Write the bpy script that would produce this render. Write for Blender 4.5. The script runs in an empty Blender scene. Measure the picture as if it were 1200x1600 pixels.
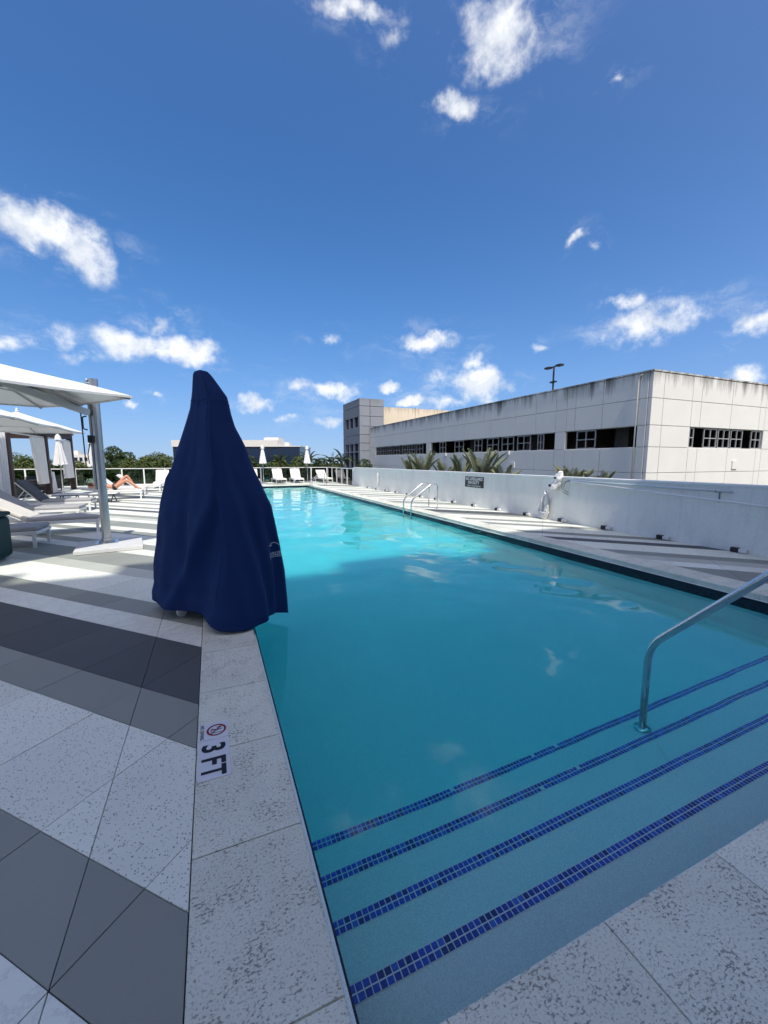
import bpy, math, random
from mathutils import Vector, Matrix, noise as mnoise

# ------------------------------------------------------------------ camera, sky, sun, exposure
sc = bpy.context.scene
col = sc.collection
PI = math.pi
R = math.radians

cam = bpy.data.cameras.new('camera')
cam_ob = bpy.data.objects.new('camera', cam)
col.objects.link(cam_ob)
cam_ob.location = (0, 0, 1.5)
cam_ob.rotation_euler = (R(90 - 7.214), 0, R(-23.045))
cam.sensor_fit = 'VERTICAL'
cam.sensor_height = 36.0
cam.lens = 632 / 1600 * 36.0
cam.clip_start = 0.02
cam.clip_end = 4000
sc.camera = cam_ob

SUN_DIR = Vector((0.10, 1.72, -2.87)).normalized()     # the way the light travels
SUN_EL = math.asin(-SUN_DIR.z)
SUN_ROT = math.atan2(-SUN_DIR.x, -SUN_DIR.y)
SUN_STRENGTH = 2.05
SKY_STRENGTH = 0.15
EXPOSURE = 1.05

world = bpy.data.worlds.new('World')
sc.world = world
world.use_nodes = True
sun = bpy.data.lights.new('sun', 'SUN')
sun.energy = SUN_STRENGTH
sun.angle = R(0.53)
sun.color = (1.0, 0.955, 0.89)
sun_ob = bpy.data.objects.new('sun', sun)
col.objects.link(sun_ob)
sun_ob.location = (0, -40, 60)
sun_ob.rotation_euler = SUN_DIR.to_track_quat('-Z', 'Y').to_euler()

sc.view_settings.view_transform = 'Standard'
sc.view_settings.look = 'None'
sc.view_settings.gamma = 1.0
sc.view_settings.use_curve_mapping = False
sc.view_settings.exposure = EXPOSURE
sc.render.engine = 'CYCLES'
sc.cycles.max_bounces = 8
sc.cycles.diffuse_bounces = 3
sc.cycles.glossy_bounces = 4
sc.cycles.transmission_bounces = 6
sc.cycles.transparent_max_bounces = 12
sc.cycles.use_denoising = True
sc.cycles.use_adaptive_sampling = True
sc.cycles.adaptive_threshold = 0.018
sc.cycles.blur_glossy = 0.9
sc.cycles.sample_clamp_indirect = 12.0

# each cloud: two axes of an oval on the sky dome and a weight
CLOUDS=[
((6.96,3.20,-3.48),(-7.00,4.97,-16.13),1.00),
((5.05,-8.96,4.63),(7.95,6.64,-11.36),0.95),
((14.04,-3.83,-5.54),(0.68,21.30,-23.89),0.80),
((11.04,-1.65,-2.28),(7.23,29.00,-30.62),0.80),
((28.20,-12.63,0.07),(9.44,22.18,-26.22),0.45),
((5.96,0.74,-1.12),(-1.02,4.96,-21.18),1.00),
((15.83,1.69,-0.98),(3.35,7.88,-26.65),0.60),
((28.19,7.83,-2.31),(3.12,7.33,-27.92),0.50),
((21.81,8.25,-4.43),(-2.29,6.48,-33.95),0.90),
((8.68,-5.37,1.99),(7.42,5.04,-28.69),0.95),
((4.40,-7.33,2.37),(5.25,1.08,-18.21),1.00),
((10.89,-15.27,2.65),(8.65,11.27,-42.68),0.80),
((9.41,-20.76,1.95),(5.02,11.79,-39.03),0.90),
((5.97,-4.11,-0.44),(-0.01,4.05,-18.80),1.10),
((18.24,-12.77,0.58),(2.10,4.95,-24.01),1.00),
((8.04,-1.99,-0.74),(0.01,5.12,-29.33),1.05),
((14.27,-1.61,-0.52),(2.07,4.87,-38.02),1.00),
((25.00,-4.20,-0.75),(2.72,6.39,-69.51),0.90),
((20.14,-10.10,0.18),(3.06,7.20,-55.02),0.90),
((10.72,-6.73,0.25),(2.32,5.46,-42.66),0.90),
((32.50,-16.83,13.74),(20.55,1.11,-52.31),0.80),
((21.67,-5.88,-0.39),(1.62,3.80,-41.92),0.60),
((8.95,-18.09,-1.06),(-0.33,12.46,-31.04),0.80),
((38.25,4.03,-2.36),(4.74,11.13,-78.45),0.90),
((51.51,7.87,-3.47),(4.99,11.74,-91.62),0.70),
((26.18,-40.53,18.08),(30.23,12.50,-66.45),0.40),
((21.71,-47.97,18.73),(52.24,44.02,-93.12),0.36),
((23.14,-22.41,1.46),(8.29,19.50,-77.44),0.48),
((13.21,3.28,-1.04),(4.75,11.17,-50.23),0.45),
((24.84,-7.07,-0.41),(6.39,15.03,-58.76),0.40),
((40.66,-49.21,3.72),(17.32,40.70,-90.39),0.34),
((10.48,-23.36,2.20),(4.15,9.75,-53.66),0.90),
]
# more of the same fair-weather clouds round the rest of the sky
_r = random.Random(5)
for _k in range(40):
    az = R(70 + _r.uniform(0, 215)); el = R(_r.choice([7, 10, 14, 20, 32, 50]) + _r.uniform(-2, 4))
    d0 = Vector((math.sin(az) * math.cos(el), math.cos(az) * math.cos(el), math.sin(el)))
    u = Vector((math.cos(az), -math.sin(az), 0)); v = u.cross(d0)
    s = _r.uniform(0.05, 0.13)
    CLOUDS.append((tuple(u / s), tuple(v / (s * 0.38)), _r.uniform(0.7, 1.05)))

def build_world():
    nt = world.node_tree
    nd, ln = nt.nodes, nt.links
    nd.clear()
    def N(t, **kw):
        n = nd.new(t)
        for k, val in kw.items():
            setattr(n, k, val)
        return n
    def math_n(op, a, b=None, c=None, clamp=False):
        n = N('ShaderNodeMath', operation=op, use_clamp=clamp)
        for i, x in enumerate((a, b, c)):
            if x is None:
                continue
            if isinstance(x, (int, float)):
                n.inputs[i].default_value = x
            else:
                ln.new(x, n.inputs[i])
        return n.outputs[0]
    out = N('ShaderNodeOutputWorld')
    bg = N('ShaderNodeBackground')
    bg.inputs[1].default_value = SKY_STRENGTH
    ln.new(bg.outputs[0], out.inputs[0])
    sky = N('ShaderNodeTexSky', sky_type='NISHITA', sun_disc=False)
    sky.sun_elevation = SUN_EL
    sky.sun_rotation = SUN_ROT
    sky.altitude = 0
    sky.air_density = 1.0
    sky.dust_density = 4.6
    sky.ozone_density = 1.0
    hs = N('ShaderNodeHueSaturation')
    hs.inputs['Saturation'].default_value = 1.50
    hs.inputs['Value'].default_value = 1.0
    # look up a little above the true elevation, so the low sky keeps its haze-blue instead of the dusty dark rim
    tcs = N('ShaderNodeTexCoord')
    lift = N('ShaderNodeVectorMath', operation='MULTIPLY_ADD')
    ln.new(tcs.outputs['Generated'], lift.inputs[0]); lift.inputs[1].default_value = (1, 1, 0.90); lift.inputs[2].default_value = (0, 0, 0.12)
    nrm = N('ShaderNodeVectorMath', operation='NORMALIZE')
    ln.new(lift.outputs[0], nrm.inputs[0]); ln.new(nrm.outputs[0], sky.inputs['Vector'])
    tint = N('ShaderNodeVectorMath', operation='MULTIPLY')
    ln.new(sky.outputs[0], tint.inputs[0]); tint.inputs[1].default_value = (0.975, 0.935, 1.01)
    ln.new(tint.outputs[0], hs.inputs['Color'])
    # soft shoulder: keeps the horizon from burning out
    v1 = N('ShaderNodeVectorMath', operation='MULTIPLY_ADD')
    ln.new(hs.outputs[0], v1.inputs[0]); v1.inputs[1].default_value = (1 / 14.0, 1 / 14.0, 1 / 14.0); v1.inputs[2].default_value = (1, 1, 1)
    v2 = N('ShaderNodeVectorMath', operation='DIVIDE')
    ln.new(hs.outputs[0], v2.inputs[0]); ln.new(v1.outputs[0], v2.inputs[1])
    # clean-air falloff: the sky deepens with elevation, the same in every direction
    sz = N('ShaderNodeSeparateXYZ'); ln.new(tcs.outputs['Generated'], sz.inputs[0])
    el = N('ShaderNodeMapRange', interpolation_type='SMOOTHSTEP')
    ln.new(sz.outputs[2], el.inputs['Value']); el.inputs['From Min'].default_value = 0.02; el.inputs['From Max'].default_value = 0.62
    el.inputs['To Min'].default_value = 1.0; el.inputs['To Max'].default_value = 0.70
    v3 = N('ShaderNodeVectorMath', operation='SCALE')
    ln.new(v2.outputs[0], v3.inputs[0]); ln.new(el.outputs[0], v3.inputs['Scale'])
    SKYC = v3.outputs[0]
    tc = N('ShaderNodeTexCoord')
    D = tc.outputs['Generated']
    wn = N('ShaderNodeTexNoise')
    wn.inputs['Scale'].default_value = 9.0
    wn.inputs['Detail'].default_value = 5.0
    wn.inputs['Roughness'].default_value = 0.6
    ln.new(D, wn.inputs['Vector'])
    sub = N('ShaderNodeVectorMath', operation='SUBTRACT')
    ln.new(wn.outputs['Color'], sub.inputs[0]); sub.inputs[1].default_value = (0.5, 0.5, 0.5)
    scl = N('ShaderNodeVectorMath', operation='SCALE')
    ln.new(sub.outputs[0], scl.inputs[0]); scl.inputs['Scale'].default_value = 0.085
    wd = N('ShaderNodeVectorMath', operation='ADD')
    ln.new(D, wd.inputs[0]); ln.new(scl.outputs[0], wd.inputs[1])
    WD = wd.outputs[0]
    best = None
    for U, V, w in CLOUDS:
        a = N('ShaderNodeVectorMath', operation='DOT_PRODUCT'); ln.new(WD, a.inputs[0]); a.inputs[1].default_value = U
        b = N('ShaderNodeVectorMath', operation='DOT_PRODUCT'); ln.new(WD, b.inputs[0]); b.inputs[1].default_value = V
        cx = N('ShaderNodeCombineXYZ'); ln.new(a.outputs['Value'], cx.inputs[0]); ln.new(b.outputs['Value'], cx.inputs[1])
        le = N('ShaderNodeVectorMath', operation='LENGTH'); ln.new(cx.outputs[0], le.inputs[0])
        d = math_n('MULTIPLY_ADD', le.outputs['Value'], -w, w)
        best = d if best is None else math_n('MAXIMUM', best, d)
    raw = best
    best = math_n('MAXIMUM', best, 0.0)
    def fbm(vec, scale, detail=9.0, rough=0.62):
        n = N('ShaderNodeTexNoise')
        n.inputs['Scale'].default_value = scale
        n.inputs['Detail'].default_value = detail
        n.inputs['Roughness'].default_value = rough
        ln.new(vec, n.inputs['Vector'])
        return n.outputs['Fac']
    f1 = fbm(D, 14.0, 8.0, 0.60)
    x = math_n('MULTIPLY_ADD', f1, 2.7, -1.40)
    x = math_n('ADD', x, best)
    mr = N('ShaderNodeMapRange', interpolation_type='SMOOTHSTEP')
    ln.new(x, mr.inputs['Value']); mr.inputs['From Min'].default_value = 0.0; mr.inputs['From Max'].default_value = 0.9
    edge = N('ShaderNodeMapRange', interpolation_type='SMOOTHSTEP')
    ln.new(best, edge.inputs['Value']); edge.inputs['From Min'].default_value = 0.0; edge.inputs['From Max'].default_value = 0.35
    alpha = math_n('MULTIPLY', mr.outputs[0], edge.outputs[0])
    # thin veils trailing off the clouds
    st = N('ShaderNodeVectorMath', operation='MULTIPLY'); ln.new(WD, st.inputs[0]); st.inputs[1].default_value = (0.8, 0.8, 2.2)
    fw = fbm(st.outputs[0], 9.0, 6.0, 0.66)
    w1 = N('ShaderNodeMapRange', interpolation_type='SMOOTHSTEP'); ln.new(raw, w1.inputs['Value']); w1.inputs['From Min'].default_value = -0.75; w1.inputs['From Max'].default_value = 0.35
    w2 = N('ShaderNodeMapRange', interpolation_type='SMOOTHSTEP'); ln.new(fw, w2.inputs['Value']); w2.inputs['From Min'].default_value = 0.48; w2.inputs['From Max'].default_value = 0.72
    veil = math_n('MULTIPLY', math_n('MULTIPLY', w1.outputs[0], w2.outputs[0]), 0.27)
    alpha = math_n('MULTIPLY', alpha, 0.95, clamp=True)
    alpha = math_n('MAXIMUM', alpha, veil)
    # relief: the density a little way towards the sun against the density here
    sh = N('ShaderNodeVectorMath', operation='ADD')
    ln.new(D, sh.inputs[0]); sh.inputs[1].default_value = (-0.002, -0.018, 0.03)
    f2 = fbm(sh.outputs[0], 17.0, 4.0)
    f1b = fbm(D, 17.0, 4.0)
    rel = math_n('SUBTRACT', f1b, f2)
    bright = math_n('MULTIPLY_ADD', rel, 2.4, 0.80)
    bmr = N('ShaderNodeClamp'); ln.new(bright, bmr.inputs[0]); bmr.inputs[1].default_value = 0.55; bmr.inputs[2].default_value = 1.0
    cc = N('ShaderNodeMix', data_type='RGBA')
    ln.new(bmr.outputs[0], cc.inputs[0])
    cc.inputs[6].default_value = (1.9, 2.15, 2.55, 1)
    cc.inputs[7].default_value = (3.6, 3.65, 3.7, 1)
    mx = N('ShaderNodeMix', data_type='RGBA')
    ln.new(alpha, mx.inputs[0]); ln.new(SKYC, mx.inputs[6]); ln.new(cc.outputs[2], mx.inputs[7])
    ln.new(mx.outputs[2], bg.inputs[0])
build_world()

# ------------------------------------------------------------------ helpers
def tag(o, label=None, cat=None, group=None, kind=None):
    if label: o['label'] = label
    if cat: o['category'] = cat
    if group: o['group'] = group
    if kind: o['kind'] = kind
    return o

def thing(name, label, cat, loc=(0, 0, 0), rotz=0.0, group=None):
    o = bpy.data.objects.new(name, None)
    o.empty_display_size = 0.2
    col.objects.link(o)
    o.location = loc
    o.rotation_euler = (0, 0, rotz)
    return tag(o, label, cat, group)

def link_mesh(name, me, parent=None, loc=None, rot=None):
    o = bpy.data.objects.new(name, me)
    col.objects.link(o)
    if parent is not None: o.parent = parent
    if loc: o.location = loc
    if rot: o.rotation_euler = rot
    return o

def copy_tree(o, parent=None):
    c = o.copy()
    col.objects.link(c)
    c.parent = parent
    for ch in [k for k in o.children]:
        copy_tree(ch, c)
    return c

class MB:
    def __init__(s):
        s.v = []; s.f = []; s.m = []
    def add(s, vs, fs, mi=0):
        b = len(s.v)
        s.v.extend([tuple(p) for p in vs])
        s.f.extend([tuple(b + i for i in f) for f in fs])
        s.m.extend([mi] * len(fs))
        return s
    def box(s, a, b, mi=0):
        x0, y0, z0 = a; x1, y1, z1 = b
        return s.add([(x0, y0, z0), (x1, y0, z0), (x1, y1, z0), (x0, y1, z0), (x0, y0, z1), (x1, y0, z1), (x1, y1, z1), (x0, y1, z1)],
                     [(3, 2, 1, 0), (4, 5, 6, 7), (0, 1, 5, 4), (1, 2, 6, 5), (2, 3, 7, 6), (3, 0, 4, 7)], mi)
    def obox(s, c, size, M=None, mi=0):
        hx, hy, hz = size[0] / 2, size[1] / 2, size[2] / 2
        M = M or Matrix()
        c = Vector(c)
        vs = [c + (M @ Vector(p)) for p in ((-hx, -hy, -hz), (hx, -hy, -hz), (hx, hy, -hz), (-hx, hy, -hz), (-hx, -hy, hz), (hx, -hy, hz), (hx, hy, hz), (-hx, hy, hz))]
        return s.add(vs, [(3, 2, 1, 0), (4, 5, 6, 7), (0, 1, 5, 4), (1, 2, 6, 5), (2, 3, 7, 6), (3, 0, 4, 7)], mi)
    def beam(s, p, q, w, h, mi=0):
        p = Vector(p); q = Vector(q); d = q - p
        L = d.length; d.normalize()
        up = Vector((0, 0, 1)) if abs(d.z) < 0.95 else Vector((1, 0, 0))
        r = d.cross(up).normalized(); u = r.cross(d)
        M = Matrix((d, r, u)).transposed()
        return s.obox((p + q) / 2, (L, w, h), M, mi)
    def prism(s, poly, z0, z1, mi=0):
        n = len(poly)
        vs = [(p[0], p[1], z0) for p in poly] + [(p[0], p[1], z1) for p in poly]
        fs = [tuple(range(n - 1, -1, -1)), tuple(range(n, 2 * n))] + [(i, (i + 1) % n, n + (i + 1) % n, n + i) for i in range(n)]
        return s.add(vs, fs, mi)
    def tube(s, pts, r, n=10, mi=0, cap=True):
        pts = [Vector(p) for p in pts]
        rs = r if isinstance(r, (list, tuple)) else [r] * len(pts)
        vs = []; fs = []
        prev = None
        for i, p in enumerate(pts):
            if i == 0: d = pts[1] - p
            elif i == len(pts) - 1: d = p - pts[i - 1]
            else: d = (pts[i + 1] - p).normalized() + (p - pts[i - 1]).normalized()
            d.normalize()
            if prev is None:
                a = Vector((0, 0, 1)) if abs(d.z) < 0.9 else Vector((1, 0, 0))
                u = d.cross(a).normalized()
            else:
                u = (prev - d * prev.dot(d)).normalized()
            prev = u
            w = d.cross(u)
            for k in range(n):
                t = 2 * PI * k / n
                vs.append(p + (u * math.cos(t) + w * math.sin(t)) * rs[i])
        for i in range(len(pts) - 1):
            for k in range(n):
                a = i * n + k; b = i * n + (k + 1) % n
                fs.append((a, b, b + n, a + n))
        if cap:
            fs.append(tuple(range(n - 1, -1, -1)))
            fs.append(tuple(range((len(pts) - 1) * n, len(pts) * n)))
        return s.add(vs, fs, mi)
    def lathe(s, prof, n=20, c=(0, 0, 0), mi=0):
        vs = []; fs = []
        for r, z in prof:
            for k in range(n):
                t = 2 * PI * k / n
                vs.append((c[0] + r * math.cos(t), c[1] + r * math.sin(t), c[2] + z))
        for i in range(len(prof) - 1):
            for k in range(n):
                a = i * n + k; b = i * n + (k + 1) % n
                fs.append((a, b, b + n, a + n))
        fs.append(tuple(range(n - 1, -1, -1)))
        fs.append(tuple(range((len(prof) - 1) * n, len(prof) * n)))
        return s.add(vs, fs, mi)
    def mesh(s, name, mats, smooth=False, auto=None):
        me = bpy.data.meshes.new(name)
        me.from_pydata(s.v, [], s.f)
        if not isinstance(mats, (list, tuple)): mats = [mats]
        for m in mats: me.materials.append(m)
        if len(mats) > 1: me.polygons.foreach_set('material_index', s.m)
        if smooth: me.polygons.foreach_set('use_smooth', [True] * len(me.polygons))
        me.update()
        return me
    def build(s, name, mats, parent=None, smooth=False, bevel=0.0, loc=None, rot=None, seg=2):
        o = link_mesh(name, s.mesh(name, mats, smooth), parent, loc, rot)
        if bevel:
            b = o.modifiers.new('bevel', 'BEVEL'); b.width = bevel; b.segments = seg; b.limit_method = 'ANGLE'
        return o

def rounded(pts, rad, n=5):
    """a poly-line with its inner corners rounded"""
    pts = [Vector(p) for p in pts]
    out = [pts[0]]
    for i in range(1, len(pts) - 1):
        p = pts[i]; a = (pts[i - 1] - p); b = (pts[i + 1] - p)
        r = min(rad, a.length * 0.48, b.length * 0.48)
        p0 = p + a.normalized() * r; p1 = p + b.normalized() * r
        for k in range(n + 1):
            t = k / n
            out.append(p0 * (1 - t) ** 2 + p * 2 * t * (1 - t) + p1 * t * t)
    out.append(pts[-1])
    return out

# ------------------------------------------------------------------ materials
MAT = {}
def new_mat(name):
    m = bpy.data.materials.new(name)
    m.use_nodes = True
    nt = m.node_tree
    b = nt.nodes['Principled BSDF']
    MAT[name] = m
    return m, nt, b

def nmath(nt, op, a, b=None, c=None, clamp=False):
    n = nt.nodes.new('ShaderNodeMath'); n.operation = op; n.use_clamp = clamp
    for i, x in enumerate((a, b, c)):
        if x is None: continue
        if isinstance(x, (int, float)): n.inputs[i].default_value = x
        else: nt.links.new(x, n.inputs[i])
    return n.outputs[0]

def npos(nt, scale=(1, 1, 1)):
    g = nt.nodes.new('ShaderNodeNewGeometry')
    if scale == (1, 1, 1): return g.outputs['Position']
    m = nt.nodes.new('ShaderNodeMapping'); m.inputs['Scale'].default_value = scale
    nt.links.new(g.outputs['Position'], m.inputs['Vector'])
    return m.outputs[0]

def nnoise(nt, vec, scale, detail=4, rough=0.55, out='Fac'):
    n = nt.nodes.new('ShaderNodeTexNoise')
    n.inputs['Scale'].default_value = scale; n.inputs['Detail'].default_value = detail; n.inputs['Roughness'].default_value = rough
    nt.links.new(vec, n.inputs['Vector'])
    return n.outputs[out]

def nramp(nt, fac, stops):
    r = nt.nodes.new('ShaderNodeValToRGB')
    e = r.color_ramp.elements
    while len(e) > 1: e.remove(e[0])
    for i, (p, c) in enumerate(stops):
        el = e[0] if i == 0 else e.new(p)
        el.position = p
        el.color = (*c, 1) if len(c) == 3 else c
    nt.links.new(fac, r.inputs[0])
    return r.outputs[0]

def nmix(nt, fac, a, b, blend='MIX'):
    n = nt.nodes.new('ShaderNodeMix'); n.data_type = 'RGBA'; n.blend_type = blend
    for i, x in ((0, fac), (6, a), (7, b)):
        if isinstance(x, (int, float)): n.inputs[i].default_value = x
        elif isinstance(x, tuple): n.inputs[i].default_value = (*x, 1)
        else: nt.links.new(x, n.inputs[i])
    return n.outputs[2]

def nbump(nt, b, h, strength=0.3, dist=0.01):
    n = nt.nodes.new('ShaderNodeBump'); n.inputs['Strength'].default_value = strength; n.inputs['Distance'].default_value = dist
    nt.links.new(h, n.inputs['Height']); nt.links.new(n.outputs[0], b.inputs['Normal'])

def simple(name, c, rough=0.6, metal=0.0, var=0.12, scale=6.0, bump=0.0, bscale=60.0, spec=0.5, bdist=0.005):
    m, nt, b = new_mat(name)
    p = npos(nt)
    f = nnoise(nt, p, scale, 5, 0.6)
    lo = tuple(x * (1 - var) for x in c); hi = tuple(min(1, x * (1 + var)) for x in c)
    nt.links.new(nmix(nt, f, lo, hi), b.inputs['Base Color'])
    b.inputs['Metallic'].default_value = metal
    b.inputs['Specular IOR Level'].default_value = spec
    rr = nmath(nt, 'MULTIPLY_ADD', f, 0.14, rough - 0.07)
    nt.links.new(rr, b.inputs['Roughness'])
    if bump: nbump(nt, b, nnoise(nt, p, bscale, 4, 0.6), bump, bdist)
    return m

def deck_tile_mat(name, c, pits=0.0, vein=0.0):
    m, nt, b = new_mat(name)
    p = npos(nt)
    oi = nt.nodes.new('ShaderNodeObjectInfo')
    f = nnoise(nt, p, 2.2, 6, 0.6)
    g = nnoise(nt, p, 260, 2, 0.5)
    base = nmix(nt, f, tuple(x * 0.84 for x in c), tuple(min(1, x * 1.13) for x in c))
    base = nmix(nt, nmath(nt, 'MULTIPLY', g, 0.30), base, tuple(x * 0.72 for x in c))
    h = g
    if vein:
        v = nnoise(nt, npos(nt, (1, 1, 1)), 5.5, 8, 0.75)
        vr = nramp(nt, v, [(0.47, (0, 0, 0)), (0.5, (1, 1, 1)), (0.53, (0, 0, 0))])
        base = nmix(nt, nmath(nt, 'MULTIPLY', vr, vein), base, tuple(x * 0.6 for x in c))
    if pits:
        vo = nt.nodes.new('ShaderNodeTexVoronoi'); vo.inputs['Scale'].default_value = 105; vo.inputs['Randomness'].default_value = 1.0
        wp = nt.nodes.new('ShaderNodeVectorMath'); wp.operation = 'MULTIPLY_ADD'
        nt.links.new(nnoise(nt, p, 140, 2, 0.5, 'Color'), wp.inputs[0]); wp.inputs[1].default_value = (0.012, 0.012, 0.012); nt.links.new(p, wp.inputs[2])
        nt.links.new(wp.outputs[0], vo.inputs['Vector'])
        sepc = nt.nodes.new('ShaderNodeSeparateColor'); nt.links.new(vo.outputs['Color'], sepc.inputs[0])
        thr = nmath(nt, 'MULTIPLY_ADD', sepc.outputs[0], 0.34, 0.06)
        pit = nmath(nt, 'LESS_THAN', vo.outputs['Distance'], thr)
        keep = nmath(nt, 'GREATER_THAN', sepc.outputs[1], 1 - pits)
        pit = nmath(nt, 'MULTIPLY', pit, keep)
        base = nmix(nt, nmath(nt, 'MULTIPLY', pit, 0.75), base, (0.09, 0.09, 0.095))
        h = nmath(nt, 'SUBTRACT', nmath(nt, 'MULTIPLY', g, 0.2), pit)
    tone = nt.nodes.new('ShaderNodeHueSaturation'); nt.links.new(nmath(nt, 'MULTIPLY_ADD', oi.outputs['Random'], 0.16, 0.92), tone.inputs['Value']); nt.links.new(base, tone.inputs['Color'])
    base = tone.outputs[0]
    # scuffs and water marks
    w = nramp(nt, nnoise(nt, p, 1.1, 7, 0.7), [(0.50, (0, 0, 0)), (0.72, (1, 1, 1))])
    base = nmix(nt, nmath(nt, 'MULTIPLY', w, 0.26), base, tuple(x * 0.55 for x in c))
    nt.links.new(base, b.inputs['Base Color'])
    b.inputs['Roughness'].default_value = 0.62
    b.inputs['Specular IOR Level'].default_value = 0.35
    nbump(nt, b, h, 0.35, 0.002)
    return m

TILE = [deck_tile_mat('tile_grey', (0.29, 0.308, 0.268)),
        deck_tile_mat('tile_speckled', (0.80, 0.83, 0.715), pits=0.72),
        deck_tile_mat('tile_charcoal', (0.086, 0.094, 0.096)),
        deck_tile_mat('tile_white', (0.79, 0.815, 0.725), vein=0.45),
        deck_tile_mat('tile_pale_grey', (0.525, 0.55, 0.475))]
simple('grout', (0.035, 0.037, 0.04), 0.9)

def shellstone():
    m, nt, b = new_mat('shellstone')
    p = npos(nt)
    oi = nt.nodes.new('ShaderNodeObjectInfo')
    f = nnoise(nt, p, 3.0, 6, 0.6)
    base = nmix(nt, f, (0.60, 0.615, 0.515), (0.80, 0.82, 0.69))
    rnd = nmath(nt, 'MULTIPLY_ADD', oi.outputs['Random'], 0.22, 0.89)
    hsv = nt.nodes.new('ShaderNodeHueSaturation'); nt.links.new(base, hsv.inputs['Color']); nt.links.new(rnd, hsv.inputs['Value'])
    base = hsv.outputs[0]
    clus = nramp(nt, nnoise(nt, p, 7.0, 3, 0.6), [(0.36, (0.0, 0.0, 0.0)), (0.62, (1, 1, 1))])
    a = nnoise(nt, npos(nt, (1.0, 1.6, 1.0)), 66, 5, 0.64)
    thr = nmath(nt, 'MULTIPLY_ADD', clus, 0.12, 0.335)
    mr = nt.nodes.new('ShaderNodeMapRange'); nt.links.new(nmath(nt, 'SUBTRACT', thr, a), mr.inputs['Value'])
    mr.inputs['From Min'].default_value = -0.02; mr.inputs['From Max'].default_value = 0.035
    pit = mr.outputs[0]
    fine = nramp(nt, nnoise(nt, p, 120, 3, 0.6), [(0.34, (1, 1, 1)), (0.46, (0, 0, 0))])
    base = nmix(nt, nmath(nt, 'MULTIPLY', fine, 0.55), base, (0.20, 0.19, 0.18))
    base = nmix(nt, nmath(nt, 'MULTIPLY', pit, 0.64), base, (0.12, 0.11, 0.10))
    nt.links.new(base, b.inputs['Base Color'])
    b.inputs['Roughness'].default_value = 0.8
    b.inputs['Specular IOR Level'].default_value = 0.25
    h = nmath(nt, 'SUBTRACT', nmath(nt, 'MULTIPLY', nnoise(nt, p, 40, 4, 0.6), 0.4), pit)
    nbump(nt, b, h, 0.55, 0.004)
    return m
shellstone()

def plaster():
    m, nt, b = new_mat('pool_plaster')
    p = npos(nt)
    f = nnoise(nt, p, 1.6, 5, 0.6)
    g = nnoise(nt, p, 240, 3, 0.6)
    base = nmix(nt, f, (0.70, 0.86, 0.86), (0.88, 0.95, 0.95))
    base = nmix(nt, nmath(nt, 'MULTIPLY', nramp(nt, g, [(0.36, (1, 1, 1)), (0.60, (0, 0, 0))]), 0.42), base, (0.34, 0.41, 0.40))
    nt.links.new(base, b.inputs['Base Color'])
    b.inputs['Roughness'].default_value = 0.85
    return m
plaster()

def water():
    m, nt, b = new_mat('pool_water')
    nt.nodes.remove(b)
    out = nt.nodes['Material Output']
    g = nt.nodes.new('ShaderNodeBsdfGlass'); g.inputs['IOR'].default_value = 1.333; g.inputs['Roughness'].default_value = 0.0
    nt.links.new(g.outputs[0], out.inputs['Surface'])
    bp = nt.nodes.new('ShaderNodeBump'); bp.inputs['Strength'].default_value = 0.5; bp.inputs['Distance'].default_value = 0.006
    # cat's-paws: fine ripples out in the open water, glassy near the steps
    sxyz = nt.nodes.new('ShaderNodeSeparateXYZ'); nt.links.new(npos(nt), sxyz.inputs[0])
    mk_ = nt.nodes.new('ShaderNodeMapRange'); nt.links.new(sxyz.outputs[1], mk_.inputs['Value']); mk_.inputs['From Min'].default_value = 4.5; mk_.inputs['From Max'].default_value = 10.0; mk_.inputs['To Min'].default_value = 0.12
    hgt = nmath(nt, 'MULTIPLY', nnoise(nt, npos(nt, (1.0, 1.25, 1.0)), 7.5, 2, 0.5), mk_.outputs[0])
    nt.links.new(hgt, bp.inputs['Height']); nt.links.new(bp.outputs[0], g.inputs['Normal'])
    va = nt.nodes.new('ShaderNodeVolumeAbsorption')
    va.inputs['Color'].default_value = (0.07, 0.975, 0.985, 1)
    va.inputs['Density'].default_value = 0.95
    nt.links.new(va.outputs[0], out.inputs['Volume'])
    return m
water()

def glazed_tile(name, c):
    m, nt, b = new_mat(name)
    f = nnoise(nt, npos(nt), 25, 3, 0.6)
    nt.links.new(nmix(nt, f, tuple(x * 0.75 for x in c), tuple(x * 1.2 for x in c)), b.inputs['Base Color'])
    b.inputs['Roughness'].default_value = 0.25
    return m
BLUE = [glazed_tile('blue_tile_a', (0.012, 0.034, 0.36)), glazed_tile('blue_tile_b', (0.020, 0.075, 0.55)),
        glazed_tile('blue_tile_c', (0.035, 0.14, 0.62)), glazed_tile('blue_tile_d', (0.008, 0.018, 0.20))]
simple('pale_grout', (0.74, 0.76, 0.80), 0.9)

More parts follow.
